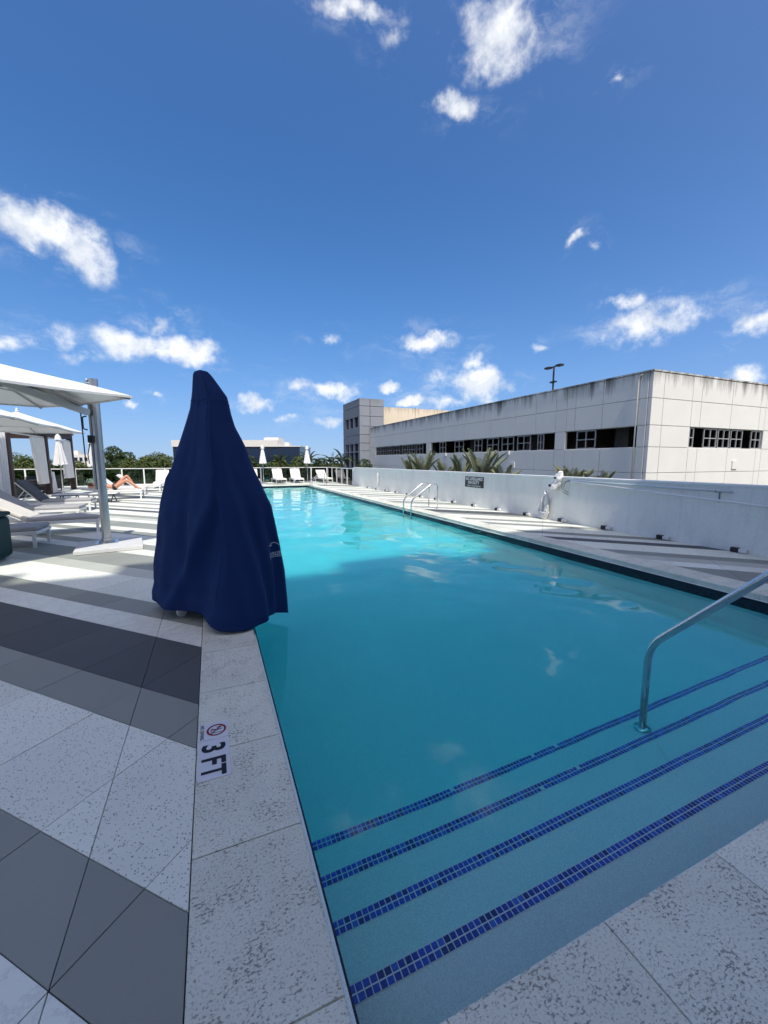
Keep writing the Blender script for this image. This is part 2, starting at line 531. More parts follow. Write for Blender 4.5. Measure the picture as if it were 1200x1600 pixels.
def band_tile():
    m, nt, b = new_mat('waterline_tile')
    br = nt.nodes.new('ShaderNodeTexBrick')
    br.offset = 0.0; br.squash = 1.0
    sx = nt.nodes.new('ShaderNodeSeparateXYZ'); nt.links.new(npos(nt), sx.inputs[0])
    cb = nt.nodes.new('ShaderNodeCombineXYZ')
    nt.links.new(nmath(nt, 'ADD', sx.outputs[0], sx.outputs[1]), cb.inputs[0]); nt.links.new(sx.outputs[2], cb.inputs[1])
    nt.links.new(cb.outputs[0], br.inputs['Vector'])
    br.inputs['Color1'].default_value = (0.004, 0.005, 0.013, 1); br.inputs['Color2'].default_value = (0.006, 0.009, 0.026, 1); br.inputs['Mortar'].default_value = (0.025, 0.028, 0.04, 1)
    br.inputs['Scale'].default_value = 1.0; br.inputs['Mortar Size'].default_value = 0.0014
    br.inputs['Brick Width'].default_value = 0.0254; br.inputs['Row Height'].default_value = 0.0254
    nt.links.new(br.outputs['Color'], b.inputs['Base Color'])
    b.inputs['Roughness'].default_value = 0.25
    return m
band_tile()

def stucco(name, c, dirt=0.35):
    m, nt, b = new_mat(name)
    p = npos(nt)
    f = nnoise(nt, p, 1.2, 6, 0.65)
    base = nmix(nt, f, tuple(x * 0.88 for x in c), tuple(min(1, x * 1.06) for x in c))
    st = nramp(nt, nnoise(nt, npos(nt, (3.0, 3.0, 0.5)), 2.0, 6, 0.7), [(0.5, (0, 0, 0)), (0.75, (1, 1, 1))])
    base = nmix(nt, nmath(nt, 'MULTIPLY', st, dirt), base, tuple(x * 0.62 for x in c))
    nt.links.new(base, b.inputs['Base Color'])
    b.inputs['Roughness'].default_value = 0.85
    h = nmath(nt, 'ADD', nnoise(nt, p, 16, 5, 0.65), nmath(nt, 'MULTIPLY', nnoise(nt, p, 70, 3, 0.6), 0.4))
    nbump(nt, b, h, 0.6, 0.02)
    return m
stucco('white_stucco', (0.84, 0.835, 0.78))

def concrete_panel(name, c, zlo, zhi, stain=0.8):
    """painted precast panel with black streaks running down from the parapet"""
    m, nt, b = new_mat(name)
    p = npos(nt)
    f = nnoise(nt, p, 0.7, 6, 0.65)
    base = nmix(nt, f, tuple(x * 0.90 for x in c), tuple(min(1, x * 1.07) for x in c))
    sx = nt.nodes.new('ShaderNodeSeparateXYZ'); nt.links.new(p, sx.inputs[0])
    top = nt.nodes.new('ShaderNodeMapRange'); nt.links.new(sx.outputs[2], top.inputs['Value'])
    top.inputs['From Min'].default_value = zlo; top.inputs['From Max'].default_value = zhi
    streak = nnoise(nt, npos(nt, (1.3, 1.3, 0.10)), 1.3, 8, 0.74)
    s = nmath(nt, 'ADD', nmath(nt, 'MULTIPLY', top.outputs[0], 0.60), nmath(nt, 'MULTIPLY_ADD', streak, 1.6, -0.92))
    sr = nramp(nt, s, [(0.22, (0, 0, 0)), (0.62, (1, 1, 1))])
    base = nmix(nt, nmath(nt, 'MULTIPLY', sr, stain), base, (0.055, 0.052, 0.048))
    nt.links.new(base, b.inputs['Base Color'])
    b.inputs['Roughness'].default_value = 0.85
    nbump(nt, b, nnoise(nt, p, 9, 6, 0.7), 0.25, 0.02)
    return m
concrete_panel('garage_panel', (0.73, 0.72, 0.675), 4.5, 6.25, 0.9)
concrete_panel('tower_panel', (0.235, 0.255, 0.285), 9.0, 10.6, 0.4)
concrete_panel('cream_render', (0.70, 0.61, 0.46), 7.5, 9.9, 0.55)

def fabric(name, c, rough=0.85, weave=900, var=0.1, sheen=0.0):
    m, nt, b = new_mat(name)
    p = npos(nt)
    f = nnoise(nt, p, 4.0, 5, 0.6)
    nt.links.new(nmix(nt, f, tuple(x * (1 - var) for x in c), tuple(min(1, x * (1 + var)) for x in c)), b.inputs['Base Color'])
    b.inputs['Roughness'].default_value = rough
    b.inputs['Sheen Weight'].default_value = sheen
    b.inputs['Specular IOR Level'].default_value = 0.25
    nbump(nt, b, nnoise(nt, p, 260, 2, 0.5), 0.15, 0.002)
    return m
fabric('navy_cover', (0.002, 0.022, 0.108), 0.7, sheen=0.0)
fabric('grey_cushion', (0.36, 0.36, 0.36))
fabric('cream_cushion', (0.66, 0.63, 0.55))
fabric('white_sling', (0.74, 0.73, 0.68))
fabric('charcoal_cushion', (0.10, 0.105, 0.115))
fabric('white_towel', (0.78, 0.78, 0.77))
fabric('dark_teal', (0.006, 0.038, 0.042), 0.6)

def canopy_cloth():
    m, nt, b = new_mat('canopy_cloth')
    f = nnoise(nt, npos(nt), 3.0, 5, 0.6)
    b.inputs['Roughness'].default_value = 0.85
    c = nmix(nt, f, (0.70, 0.70, 0.70), (0.78, 0.78, 0.77))
    nt.links.new(c, b.inputs['Base Color'])
    tl = nt.nodes.new('ShaderNodeBsdfTranslucent'); nt.links.new(c, tl.inputs['Color'])
    mx = nt.nodes.new('ShaderNodeMixShader'); mx.inputs[0].default_value = 0.07
    nt.links.new(b.outputs[0], mx.inputs[1]); nt.links.new(tl.outputs[0], mx.inputs[2])
    nt.links.new(mx.outputs[0], nt.nodes['Material Output'].inputs['Surface'])
    return m
canopy_cloth()

def striped_curtain():
    m, nt, b = new_mat('curtain_cloth')
    f = nnoise(nt, npos(nt), 5.0, 4, 0.6)
    nt.links.new(nmix(nt, f, (0.70, 0.70, 0.69), (0.80, 0.80, 0.79)), b.inputs['Base Color'])
    b.inputs['Roughness'].default_value = 0.9
    return m
striped_curtain()

simple('white_paint', (0.74, 0.74, 0.73), 0.45, var=0.05, scale=3)
simple('stainless', (0.62, 0.63, 0.64), 0.22, 1.0, var=0.06, scale=20)
simple('brushed_mast', (0.46, 0.48, 0.49), 0.34, 0.9, var=0.10, scale=3)
simple('dark_metal', (0.03, 0.031, 0.034), 0.5, 0.3)
simple('dark_wood', (0.040, 0.022, 0.020), 0.6, var=0.3, scale=12)
simple('wicker', (0.012, 0.013, 0.017), 0.6, var=0.4, scale=60, bump=0.5, bscale=80)
simple('base_stone', (0.62, 0.62, 0.60), 0.75, var=0.15, scale=9, bump=0.5, bscale=90)
simple('black_plastic', (0.012, 0.012, 0.014), 0.45)
simple('white_plastic', (0.72, 0.72, 0.71), 0.4, var=0.04)
simple('sign_black', (0.018, 0.019, 0.022), 0.5, var=0.1)
simple('sign_white', (0.78, 0.78, 0.76), 0.55, var=0.03)
simple('ink_black', (0.010, 0.010, 0.014), 0.5, var=0.05)
simple('ink_red', (0.22, 0.015, 0.02), 0.5, var=0.1)
simple('logo_white', (0.55, 0.56, 0.62), 0.7, var=0.05)
simple('marker_tile', (0.66, 0.68, 0.70), 0.35, var=0.06, scale=14)
simple('pale_blue_pole', (0.52, 0.62, 0.66), 0.4, var=0.06)
simple('crook_metal', (0.16, 0.21, 0.23), 0.4, 0.6)
simple('interior_concrete', (0.20, 0.195, 0.19), 0.9)
simple('joint_sealant', (0.50, 0.49, 0.46), 0.9)
simple('asphalt', (0.05, 0.05, 0.052), 0.9, var=0.3, scale=0.2)
simple('lawn', (0.05, 0.075, 0.025), 0.95, var=0.4, scale=0.08)
simple('bark', (0.10, 0.075, 0.055), 0.9, var=0.3, scale=8, bump=0.5, bscale=20)
simple('facade_white', (0.66, 0.64, 0.60), 0.8, var=0.06, scale=0.5)
simple('hotel_wall', (0.86, 0.82, 0.73), 0.8, var=0.08, scale=0.4)
simple('skin', (0.56, 0.27, 0.17), 0.5, var=0.10, scale=12)
simple('swimwear', (0.012, 0.012, 0.014), 0.6)
simple('hair', (0.10, 0.055, 0.03), 0.6, var=0.3, scale=60)
simple('frame_grey', (0.36, 0.36, 0.36), 0.5, var=0.05)

def dark_glass():
    m, nt, b = new_mat('dark_glass')
    b.inputs['Base Color'].default_value = (0.010, 0.024, 0.06, 1)
    b.inputs['Roughness'].default_value = 0.15
    b.inputs['Specular IOR Level'].default_value = 0.25
    return m
dark_glass()

def pane_glass():
    m, nt, b = new_mat('pane_glass')
    nt.nodes.remove(b)
    tr = nt.nodes.new('ShaderNodeBsdfTransparent'); tr.inputs[0].default_value = (0.50, 0.62, 0.57, 1)
    gl = nt.nodes.new('ShaderNodeBsdfGlossy'); gl.inputs['Roughness'].default_value = 0.02
    fr = nt.nodes.new('ShaderNodeFresnel'); fr.inputs[0].default_value = 1.45
    mx = nt.nodes.new('ShaderNodeMixShader')
    nt.links.new(fr.outputs[0], mx.inputs[0]); nt.links.new(tr.outputs[0], mx.inputs[1]); nt.links.new(gl.outputs[0], mx.inputs[2])
    nt.links.new(mx.outputs[0], nt.nodes['Material Output'].inputs['Surface'])
    return m
pane_glass()

def leaf_mat(name, a, b_):
    m, nt, b = new_mat(name)
    p = npos(nt)
    f = nnoise(nt, p, 0.9, 5, 0.7)
    g = nt.nodes.new('ShaderNodeObjectInfo')
    nt.links.new(nmix(nt, f, a, b_), b.inputs['Base Color'])
    b.inputs['Roughness'].default_value = 0.55
    b.inputs['Specular IOR Level'].default_value = 0.3
    tl = nt.nodes.new('ShaderNodeBsdfTranslucent'); nt.links.new(nmix(nt, f, tuple(min(1, x * 1.3) for x in a), tuple(min(1, x * 1.3) for x in b_)), tl.inputs['Color'])
    mx = nt.nodes.new('ShaderNodeMixShader'); mx.inputs[0].default_value = 0.25
    nt.links.new(b.outputs[0], mx.inputs[1]); nt.links.new(tl.outputs[0], mx.inputs[2])
    nt.links.new(mx.outputs[0], nt.nodes['Material Output'].inputs['Surface'])
    return m
leaf_mat('leaf_dark', (0.020, 0.042, 0.014), (0.060, 0.095, 0.026))
leaf_mat('leaf_mid', (0.040, 0.066, 0.016), (0.115, 0.145, 0.036))
leaf_mat('leaf_palm', (0.034, 0.060, 0.026), (0.100, 0.130, 0.055))
leaf_mat('leaf_grey', (0.13, 0.155, 0.08), (0.28, 0.30, 0.17))

# ------------------------------------------------------------------ the setting
# world axes: Y runs along the pool away from the camera, X across it, the deck's surface is z = 0
PX0, PX1, PY0, PY1 = 0.278, 5.65, 0.78, 26.0       # opening of the pool between the coping stones
CW = 0.42                                            # width of the coping
DECK_X0, WALL_X, FENCE_Y = -15.0, 7.95, 29.6
WATER_Z = -0.16
FLOOR_Z = -1.12
GROUND_Z = -9.0

g = MB().add([(-1500, -1500, GROUND_Z), (1500, -1500, GROUND_Z), (1500, 1500, GROUND_Z), (-1500, 1500, GROUND_Z)], [(0, 1, 2, 3)]).build('ground', MAT['lawn'])
tag(g, kind='structure')
rd = MB().add([(-600, 66, GROUND_Z + .02), (600, 66, GROUND_Z + .02), (600, 76, GROUND_Z + .02), (-600, 76, GROUND_Z + .02)], [(0, 1, 2, 3)]).build('road', MAT['asphalt'])
tag(rd, kind='structure')

deck = MB()
deck.box((DECK_X0, -6, -0.4), (PX0 - CW, FENCE_Y + .35, -0.012))
deck.box((PX1 + CW, -6, -0.4), (WALL_X + .2, FENCE_Y + .35, -0.012))
deck.box((PX0 - CW, -6, -0.4), (PX1 + CW, PY0 - CW, -0.012))
deck.box((PX0 - CW, PY1 + CW, -0.4), (PX1 + CW, FENCE_Y + .35, -0.012))
deck_ob = deck.build('pool_deck', MAT['grout'])
tag(deck_ob, kind='structure')
podium = MB()
podium.box((DECK_X0, -6, GROUND_Z), (WALL_X + .2, FENCE_Y + .35, -1.45))
podium.box((DECK_X0, -6, -1.45), (DECK_X0 + .2, FENCE_Y + .35, -0.41))
podium.box((WALL_X, -6, -1.45), (WALL_X + .2, FENCE_Y + .35, -0.41))
podium.box((DECK_X0 + .2, FENCE_Y + .15, -1.45), (WALL_X, FENCE_Y + .35, -0.41))
tag(podium.build('terrace_podium', MAT['hotel_wall']), kind='structure')

# --- deck tiles: bands at 45 degrees to the pool, joints every 0.6 m along each band
UNIT = 0.424
PATTERN = [(1, 0), (2, 1), (1, 0), (2, 2), (1, 3), (1, 0), (2, 1), (1, 4), (2, 0), (1, 3), (1, 0), (2, 3), (1, 0), (1, 1), (2, 0), (1, 3), (1, 4), (1, 0), (2, 1), (1, 2), (1, 3), (1, 0), (2, 1), (1, 0), (1, 3)]
bands = []
c0 = 0.77
c = c0; k = 0
while c < 40:
    w, mi = PATTERN[k % len(PATTERN)]
    bands.append((c, c + w * UNIT, mi)); c += w * UNIT; k += 1
c = c0; k = 1
BACK = [(2, 3), (1, 0), (2, 1), (1, 2), (1, 3), (1, 0), (2, 1), (1, 0), (2, 2), (1, 3)]
j = 0
while c > -24:
    w, mi = BACK[j % len(BACK)]
    bands.append((c - w * UNIT, c, mi)); c -= w * UNIT; j += 1

def clip(poly, axis, val, keep_less):
    out = []
    n = len(poly)
    for i in range(n):
        a = poly[i]; b = poly[(i + 1) % n]
        ina = (a[axis] <= val) if keep_less else (a[axis] >= val)
        inb = (b[axis] <= val) if keep_less else (b[axis] >= val)
        if ina: out.append(a)
        if ina != inb:
            t = (val - a[axis]) / (b[axis] - a[axis])
            out.append((a[0] + (b[0] - a[0]) * t, a[1] + (b[1] - a[1]) * t))
    return out

def area(poly):
    return 0.5 * sum(poly[i][0] * poly[(i + 1) % len(poly)][1] - poly[(i + 1) % len(poly)][0] * poly[i][1] for i in range(len(poly)))

def inset(poly, d):
    """shrink a convex polygon (anticlockwise) by d"""
    poly = [p for i, p in enumerate(poly) if (Vector(p) - Vector(poly[i - 1])).length > 4e-4]
    n = len(poly)
    if n < 3: return None
    lines = []
    for i in range(n):
        a = Vector(poly[i]); b = Vector(poly[(i + 1) % n])
        e = (b - a)
        if e.length < 1e-5: return None
        e.normalize(); nrm = Vector((-e.y, e.x))
        lines.append((a + nrm * d, e))
    out = []
    for i in range(n):
        p, e = lines[i - 1]; q, f = lines[i]
        cr = e.x * f.y - e.y * f.x
        if abs(cr) < 1e-4: out.append(tuple(q)); continue
        t = ((q.x - p.x) * f.y - (q.y - p.y) * f.x) / cr
        out.append((p.x + e.x * t, p.y + e.y * t))
    return out if area(out) > 0.0012 else None

REGIONS = [(DECK_X0, -0.5, -6, FENCE_Y + .3), (-0.5, PX0 - CW, -6, FENCE_Y + .3), (PX0 - CW, PX1 + CW, PY1 + CW + .002, FENCE_Y + .3),
           (PX1 + CW + .002, WALL_X, -6, FENCE_Y + .3), (PX0 - CW, PX1 + CW, -6, PY0 - CW - .002)]
cells = []
eye = Vector((0, 0, 1.5))
fwd = Vector((math.sin(R(23.045)), math.cos(R(23.045))))
for (ca, cb, mi) in bands:
    for (x0, x1, y0, y1) in REGIONS:
        e_lo = 2 * x0 - cb; e_hi = 2 * x1 - ca
        n0 = math.floor((e_lo + 1.77) / 0.85) - 1; n1 = math.ceil((e_hi + 1.77) / 0.85) + 1
        for n in range(n0, n1):
            ea = -1.77 + n * 0.85; eb = ea + 0.85
            poly = [((cc + ee) / 2, (cc - ee) / 2) for cc, ee in ((ca, ea), (ca, eb), (cb, eb), (cb, ea))]
            if area(poly) < 0: poly = poly[::-1]
            for axis, val, less in ((0, x1, True), (0, x0, False), (1, y1, True), (1, y0, False)):
                poly = clip(poly, axis, val, less)
                if len(poly) < 3: break
            if len(poly) < 3 or area(poly) < 0.002: continue
            pin = inset(poly, 0.0018)
            if not pin: continue
            cx = sum(p[0] for p in pin) / len(pin); cy = sum(p[1] for p in pin) / len(pin)
            d2 = cx * fwd.x + cy * fwd.y
            lat = abs(cx * fwd.y - cy * fwd.x)
            seen = d2 > 0.35 and lat < 1.05 * d2 + 0.5 and not (cx > PX1 and cy < 1.5)
            score = area(pin) / max(0.4, d2) ** 3 if seen else 0.0
            cells.append((score, pin, mi))
cells.sort(key=lambda t: -t[0])
rt = random.Random(3)
rest = MB()
for i, (score, poly, mi) in enumerate(cells):
    top = rt.uniform(-0.0007, 0.0007)
    n = len(poly)
    if i < 298 and score > 0:
        inn = inset(poly, 0.0025) or poly
        if len(inn) != n: inn = poly
        vs = [(p[0], p[1], -0.02) for p in poly] + [(p[0], p[1], top - 0.0015) for p in poly] + [(p[0], p[1], top) for p in inn]
        fs = [(a, (a + 1) % n, n + (a + 1) % n, n + a) for a in range(n)] + [(n + a, n + (a + 1) % n, 2 * n + (a + 1) % n, 2 * n + a) for a in range(n)] + [tuple(range(2 * n, 3 * n))]
        MB().add(vs, fs).build('tile', TILE[mi], deck_ob)
    else:
        vs = [(p[0], p[1], -0.02) for p in poly] + [(p[0], p[1], top) for p in poly]
        rest.add(vs, [(a, (a + 1) % n, n + (a + 1) % n, n + a) for a in range(n)] + [tuple(range(n, 2 * n))], mi)
rest_ob = rest.build('tile', TILE, deck_ob)
rest_ob['kind'] = 'stuff'

# --- pool basin
basin = MB()
basin.box((PX0 + .022 - 0.55, PY0 - .5, -1.4), (PX0 + .022, PY1 + .5, -0.071))
basin.box((PX1 - .022, PY0 - .5, -1.4), (PX1 - .022 + 0.55, PY1 + .5, -0.071))
basin.box((PX0 + .022, PY0 - .5, -1.4), (PX1 - .022, PY0 + .022, -0.071))
basin.box((PX0 + .022, PY1 - .022, -1.4), (PX1 - .022, PY1 + .5, -0.071))
basin.box((PX0 + .022, PY0 + .022, -1.4), (PX1 - .022, PY1 - .022, FLOOR_Z))
basin_ob = basin.build('pool_basin', MAT['pool_plaster'])
tag(basin_ob, kind='structure')
bandm = MB()
bx0, bx1, by0, by1 = PX0 + .022, PX1 - .022, PY0 + .022, PY1 - .022
bandm.box((bx0, by0, -.31), (bx0 + .008, by1, -.0715))
bandm.box((bx1 - .008, by0, -.31), (bx1, by1, -.0715))
bandm.box((bx0 + .008, by0, -.31), (bx1 - .008, by0 + .008, -.0715))
bandm.box((bx0 + .008, by1 - .008, -.31), (bx1 - .008, by1, -.0715))
bandm.build('waterline_band', MAT['waterline_tile'], basin_ob)

# --- steps into the shallow end, two rows of small blue tiles along every nosing
STEP_Y = [1.115, 1.42, 1.725, 2.03]
STEP_Z = [-0.32, -0.52, -0.72, -0.92]
rs = random.Random(11)
tiles = []
prev = PY0 + .031
for i, (sy, sz) in enumerate(zip(STEP_Y, STEP_Z)):
    st = MB().box((bx0 + .0085, PY0 + .031, FLOOR_Z + .001), (bx1 - .0085, sy - .003, sz - .003))
    st.build('step', MAT['pool_plaster'], basin_ob)
    # the pale bed the tiles sit in
    MB().box((bx0 + .0085, sy - .056, sz - .0029), (bx1 - .0085, sy - .0005, sz + .0008)).build('tile_bed', MAT['pale_grout'], basin_ob)
    P = 0.0268
    nx = int((bx1 - bx0 - .02) / P)
    for r_ in range(2):
        for k in range(nx):
            if rs.random() < 0.006: continue
            x = bx0 + .0105 + k * P + rs.uniform(-.0006, .0006)
            y = sy - .0555 + r_ * 0.0278 + .0012
            tiles.append((x, y, sz, rs.choice([0, 0, 1, 1, 1, 2, 3]), 1.0 / (x * x + y * y + (1.5 - sz) ** 2)))
tiles.sort(key=lambda t: -t[4])
def tile_mb(x, y, z, w=.0234):
    m = MB()
    b = .0016; h = .0022
    m.add([(x, y, z + .0005), (x + w, y, z + .0005), (x + w, y + w, z + .0005), (x, y + w, z + .0005),
           (x + b, y + b, z + h), (x + w - b, y + b, z + h), (x + w - b, y + w - b, z + h), (x + b, y + w - b, z + h)],
          [(4, 5, 6, 7), (0, 1, 5, 4), (1, 2, 6, 5), (2, 3, 7, 6), (3, 0, 4, 7)])
    return m
tile_meshes = [tile_mb(0, 0, 0).mesh('mosaic_tile', b) for b in BLUE]
mass = MB()
for i, (x, y, z, mi, sc_) in enumerate(tiles):
    if i < 296:
        link_mesh('mosaic_tile', tile_meshes[mi], basin_ob, (x, y, z))
    else:
        t = tile_mb(x, y, z)
        mass.add(t.v, t.f, mi)
mo = mass.build('mosaic_tile', BLUE, basin_ob)
mo['kind'] = 'stuff'

# --- coping stones
cop = bpy.data.objects.new('pool_coping', None); col.objects.link(cop); tag(cop, kind='structure')
def coping(x0, x1, y0, y1, edge):
    """one stone with an eased edge towards the water"""
    m = MB()
    G = .0011
    x0 += G; x1 -= G; y0 += G; y1 -= G
    e = .010
    zs = [(-.07, 0.0), (-.010, 0.0), (-.003, .003), (0.0, e)]
    rings = []
    for z, ins in zs:
        a, b, c_, d = x0, x1, y0, y1
        s = min(ins, .002)
        a += ins if edge == '-x' else s; b -= ins if edge == '+x' else s
        c_ += ins if edge == '-y' else s; d -= ins if edge == '+y' else s
        rings.append([(a, c_, z), (b, c_, z), (b, d, z), (a, d, z)])
    vs = [p for r in rings for p in r]
    fs = [(3, 2, 1, 0)]
    for i in range(len(rings) - 1):
        for k in range(4):
            fs.append((i * 4 + k, i * 4 + (k + 1) % 4, i * 4 + 4 + (k + 1) % 4, i * 4 + 4 + k))
    n = len(rings) * 4
    fs.append((n - 4, n - 3, n - 2, n - 1))
    m.add(vs, fs)
    return m.build('coping_stone', MAT['shellstone'], cop)
def run(lo, hi, start, step=0.6):
    cuts = [lo]
    c_ = start
    while c_ <= lo + .08: c_ += step
    while c_ < hi - .08:
        cuts.append(c_); c_ += step
    cuts.append(hi)
    return list(zip(cuts[:-1], cuts[1:]))
for a, b in run(PY0 - CW, PY1 + CW, 0.93): coping(PX0 - CW, PX0, a, b, '+x')
for a, b in run(PY0 - CW, PY1 + CW, 0.66): coping(PX1, PX1 + CW, a, b, '-x')
for a, b in run(PX0, PX1, 0.515): coping(a, b, PY0 - CW, PY0, '+y')
for a, b in run(PX0, PX1, 0.60): coping(a, b, PY1, PY1 + CW, '-y')

# --- water: a closed body with a rippled top
def water_body():
    nx, ny = 124, 560
    x0, x1, y0, y1 = PX0 - .05, PX1 + .05, PY0 - .05, PY1 + .05
    rw = random.Random(4)
    waves = []
    for i in range(34):
        lam = rw.uniform(0.22, 1.5)
        a = rw.uniform(0, 2 * PI)
        waves.append((math.cos(a) * 2 * PI / lam, math.sin(a) * 2 * PI / lam, rw.uniform(0, 6.28), 0.00085 * lam ** 1.15))
    vs = []
    for i in range(nx):
        x = x0 + (x1 - x0) * i / (nx - 1)
        for j in range(ny):
            y = y0 + (y1 - y0) * j / (ny - 1)
            # stiller in the lee of the near steps, livelier towards the middle
            amp = 0.40 + 0.45 * min(1, max(0, (y - 1.5) / 7.0)) + 0.35 * min(1, max(0, (x - 2.0) / 3.0)) * min(1, max(0, (y - 1) / 2))
            z = 0.0
            wx = x + 0.12 * math.sin(y * 1.7); wy = y + 0.12 * math.sin(x * 2.1)
            for kx, ky, ph, A in waves: z += A * math.sin(kx * wx + ky * wy + ph)
            vs.append((x, y, WATER_Z + z * amp))
    fs = [(i * ny + j, (i + 1) * ny + j, (i + 1) * ny + j + 1, i * ny + j + 1) for i in range(nx - 1) for j in range(ny - 1)]
    ring = [i * ny for i in range(nx)] + [(nx - 1) * ny + j for j in range(1, ny)] + [i * ny + ny - 1 for i in range(nx - 2, -1, -1)] + [j for j in range(ny - 2, 0, -1)]
    b = len(vs); n = len(ring)
    vs += [(vs[r][0], vs[r][1], -1.3) for r in ring]
    fs += [(ring[(k + 1) % n], ring[k], b + k, b + (k + 1) % n) for k in range(n)]
    fs.append(tuple(b + k for k in range(n))[::-1])
    o = MB().add(vs, fs).build('water', MAT['pool_water'], smooth=True)
    tag(o, kind='structure')
water_body()

# --- hotel behind the photographer: its roof edge throws the shade over the near end
hotel = thing('hotel_building', 'tall pale hotel block behind the near end of the pool', 'building', (-6, -6.3, GROUND_Z))
HZ = (6.22 + 6.3) * 2.87 / 1.72
hb = MB().box((-3.5, -14, 0), (21, 0, HZ - GROUND_Z)); hb.build('wall', MAT['hotel_wall'], hotel)
for f_ in range(9):
    z = 3.2 + f_ * 3.2
    for k in range(7):
        x = -2.6 + k * 3.3
        MB().box((x, 0.005, z), (x + 2.2, 0.04, z + 1.9)).build('window', MAT['dark_glass'], hotel)

# --- white parapet wall on the right of the pool
wall = thing('parapet_wall', 'low white stucco wall along the right side of the pool', 'wall', (WALL_X, 0, 0))
def wall_mesh():
    m = MB()
    m.box((0, -6, -.02), (.2, 23.4, 1.07))
    return m
wall_mesh().build('wall_body', MAT['white_stucco'], wall)
MB().box((-.018, -6, 1.0705), (.22, 23.42, 1.115)).build('wall_cap', MAT['white_paint'], wall, bevel=.008)

# --- glass balustrade across the far end, and the posts of the return on the right
def glass_fence(name, label, p, q, spacing, post_w, H=1.04, glass=True):
    p = Vector(p); q = Vector(q); d = q - p; L = d.length; d.normalize()
    t = thing(name, label, 'fence', p, math.atan2(d.y, d.x))
    n = round(L / spacing); s = L / n
    pm = MB().box((-post_w / 2, -.03, 0), (post_w / 2, .03, H - .045)).mesh('post', MAT['white_paint'])
    for k in range(n + 1): link_mesh('post', pm, t, (k * s, 0, 0))
    MB().box((-post_w / 2, -.035, H - .0445), (L + post_w / 2, .035, H)).build('top_rail', MAT['white_paint'], t, bevel=.006)
    MB().box((0, -.02, .05), (L, .02, .085)).build('bottom_rail', MAT['white_paint'], t) if not glass else None
    if glass:
        gm = MB().box((post_w / 2 + .012, -.006, .06), (s - post_w / 2 - .012, .006, H - .06)).mesh('pane', MAT['pane_glass'])
        for k in range(n): link_mesh('pane', gm, t, (k * s, 0, 0))
    return t
glass_fence('glass_balustrade', 'glass balustrade with white posts across the far end of the terrace', (-14.6, FENCE_Y, 0), (7.95, FENCE_Y, 0), 1.16, .07)
glass_fence('white_post_fence', 'short white fence of broad posts between balustrade and white wall', (8.0, 23.62, 0), (8.0, FENCE_Y - .1, 0), 1.16, .16)

# --- the parking garage
GX, GY = 21.6, 14.65
gar = thing('parking_garage', 'long concrete parking garage with dark window strips beyond the white wall', 'building', (GX, GY, GROUND_Z))
def gp(p): return (p[0] - GX, p[1] - GY, p[2] - GROUND_Z)
def panel_left(y0, y1, z0, z1, name='panel', m='garage_panel', inset_=0.014, depth=.2, parent=None):
    a = gp((GX, y0 + inset_, z0 + inset_)); b = gp((GX + depth, y1 - inset_, z1 - inset_))
    return MB().box(a, b).build(name, MAT[m], parent or gar, bevel=.012)
def panel_front(x0, x1, z0, z1, name='panel', m='garage_panel', inset_=0.014, depth=.2):
    a = gp((x0 + inset_, GY, z0 + inset_)); b = gp((x1 - inset_, GY + depth, z1 - inset_))
    return MB().box(a, b).build(name, MAT[m], gar, bevel=.012)
YJ = [15.35, 17.59, 19.55, 20.24, 21.14, 23.0, 25.14, 28.12, 28.98, 31.96, 35.1, 35.85, 38.1, 39.09, 42.06, 45.54, 49.0, 52.4, 53.78, 56.0]
XJ = [22.56, 25.03, 25.87, 28.83, 31.89, 32.5, 35.5, 38.5, 41.5, 45.0]
ZR = [4.84, 6.2]; 
rows = [(4.82, 6.18), (3.40, 4.82), (0.84, 2.24), (-1.2, 0.84)]
ys = [GY + .22] + YJ
for (z0, z1) in rows:
    for a, b in zip(ys[:-1], ys[1:]): panel_left(a, b, z0, z1)
# piers between the window strips on the long side
for a, b in ((GY + .22, 15.35), (20.24, 21.14), (38.1, 39.09), (53.78, 56.0)): panel_left(a, b, 2.24, 3.40)
xs = [GX] + XJ
for (z0, z1) in rows:
    for a, b in zip(xs[:-1], xs[1:]): panel_front(a, b, z0, z1)
for a, b in ((GX, 22.56), (22.56, 25.03), (32.5, 35.5), (41.5, 45.0)): panel_front(a, b, 2.24, 3.40)
# joints: a dark backing behind the panels, floors, columns and core of the inside
back = MB()
for (z0, z1) in ((3.38, 6.10), (-9.0, 2.26)):
    back.box(gp((GX + .06, GY + .3, z0)), gp((GX + .19, 56.0, z1)))
    back.box(gp((GX + .06, GY + .06, z0)), gp((45.0, GY + .19, z1)))
for a, b in ((GY + .3, 15.33), (20.26, 21.12), (38.12, 39.07), (53.8, 56.0)): back.box(gp((GX + .06, a, 2.26)), gp((GX + .19, b, 3.38)))
for a, b in ((GX + .06, 25.01), (32.52, 35.48), (41.52, 45.0)): back.box(gp((a, GY + .06, 2.26)), gp((b, GY + .19, 3.38)))
back.build('wall_backing', MAT['joint_sealant'], gar)
inn = MB()
inn.box(gp((GX + .35, GY + .35, 4.5)), gp((45, 56, 4.9)))
inn.box(gp((GX + .35, GY + .35, 1.3)), gp((45, 56, 1.6)))
inn.box(gp((GX + 15, GY + 10, 1.6)), gp((GX + 15.4, 56, 4.5)))
inn.box(gp((32, GY + 14, 1.6)), gp((45, GY + 14.4, 4.5)))
inn.box(gp((44.8, GY + .35, -9)), gp((45.0, 56, 6.1)))
inn.box(gp((GX + .36, 55.8, -9)), gp((44.79, 56, 6.1)))
inn.build('floor_slabs', MAT['interior_concrete'], gar)
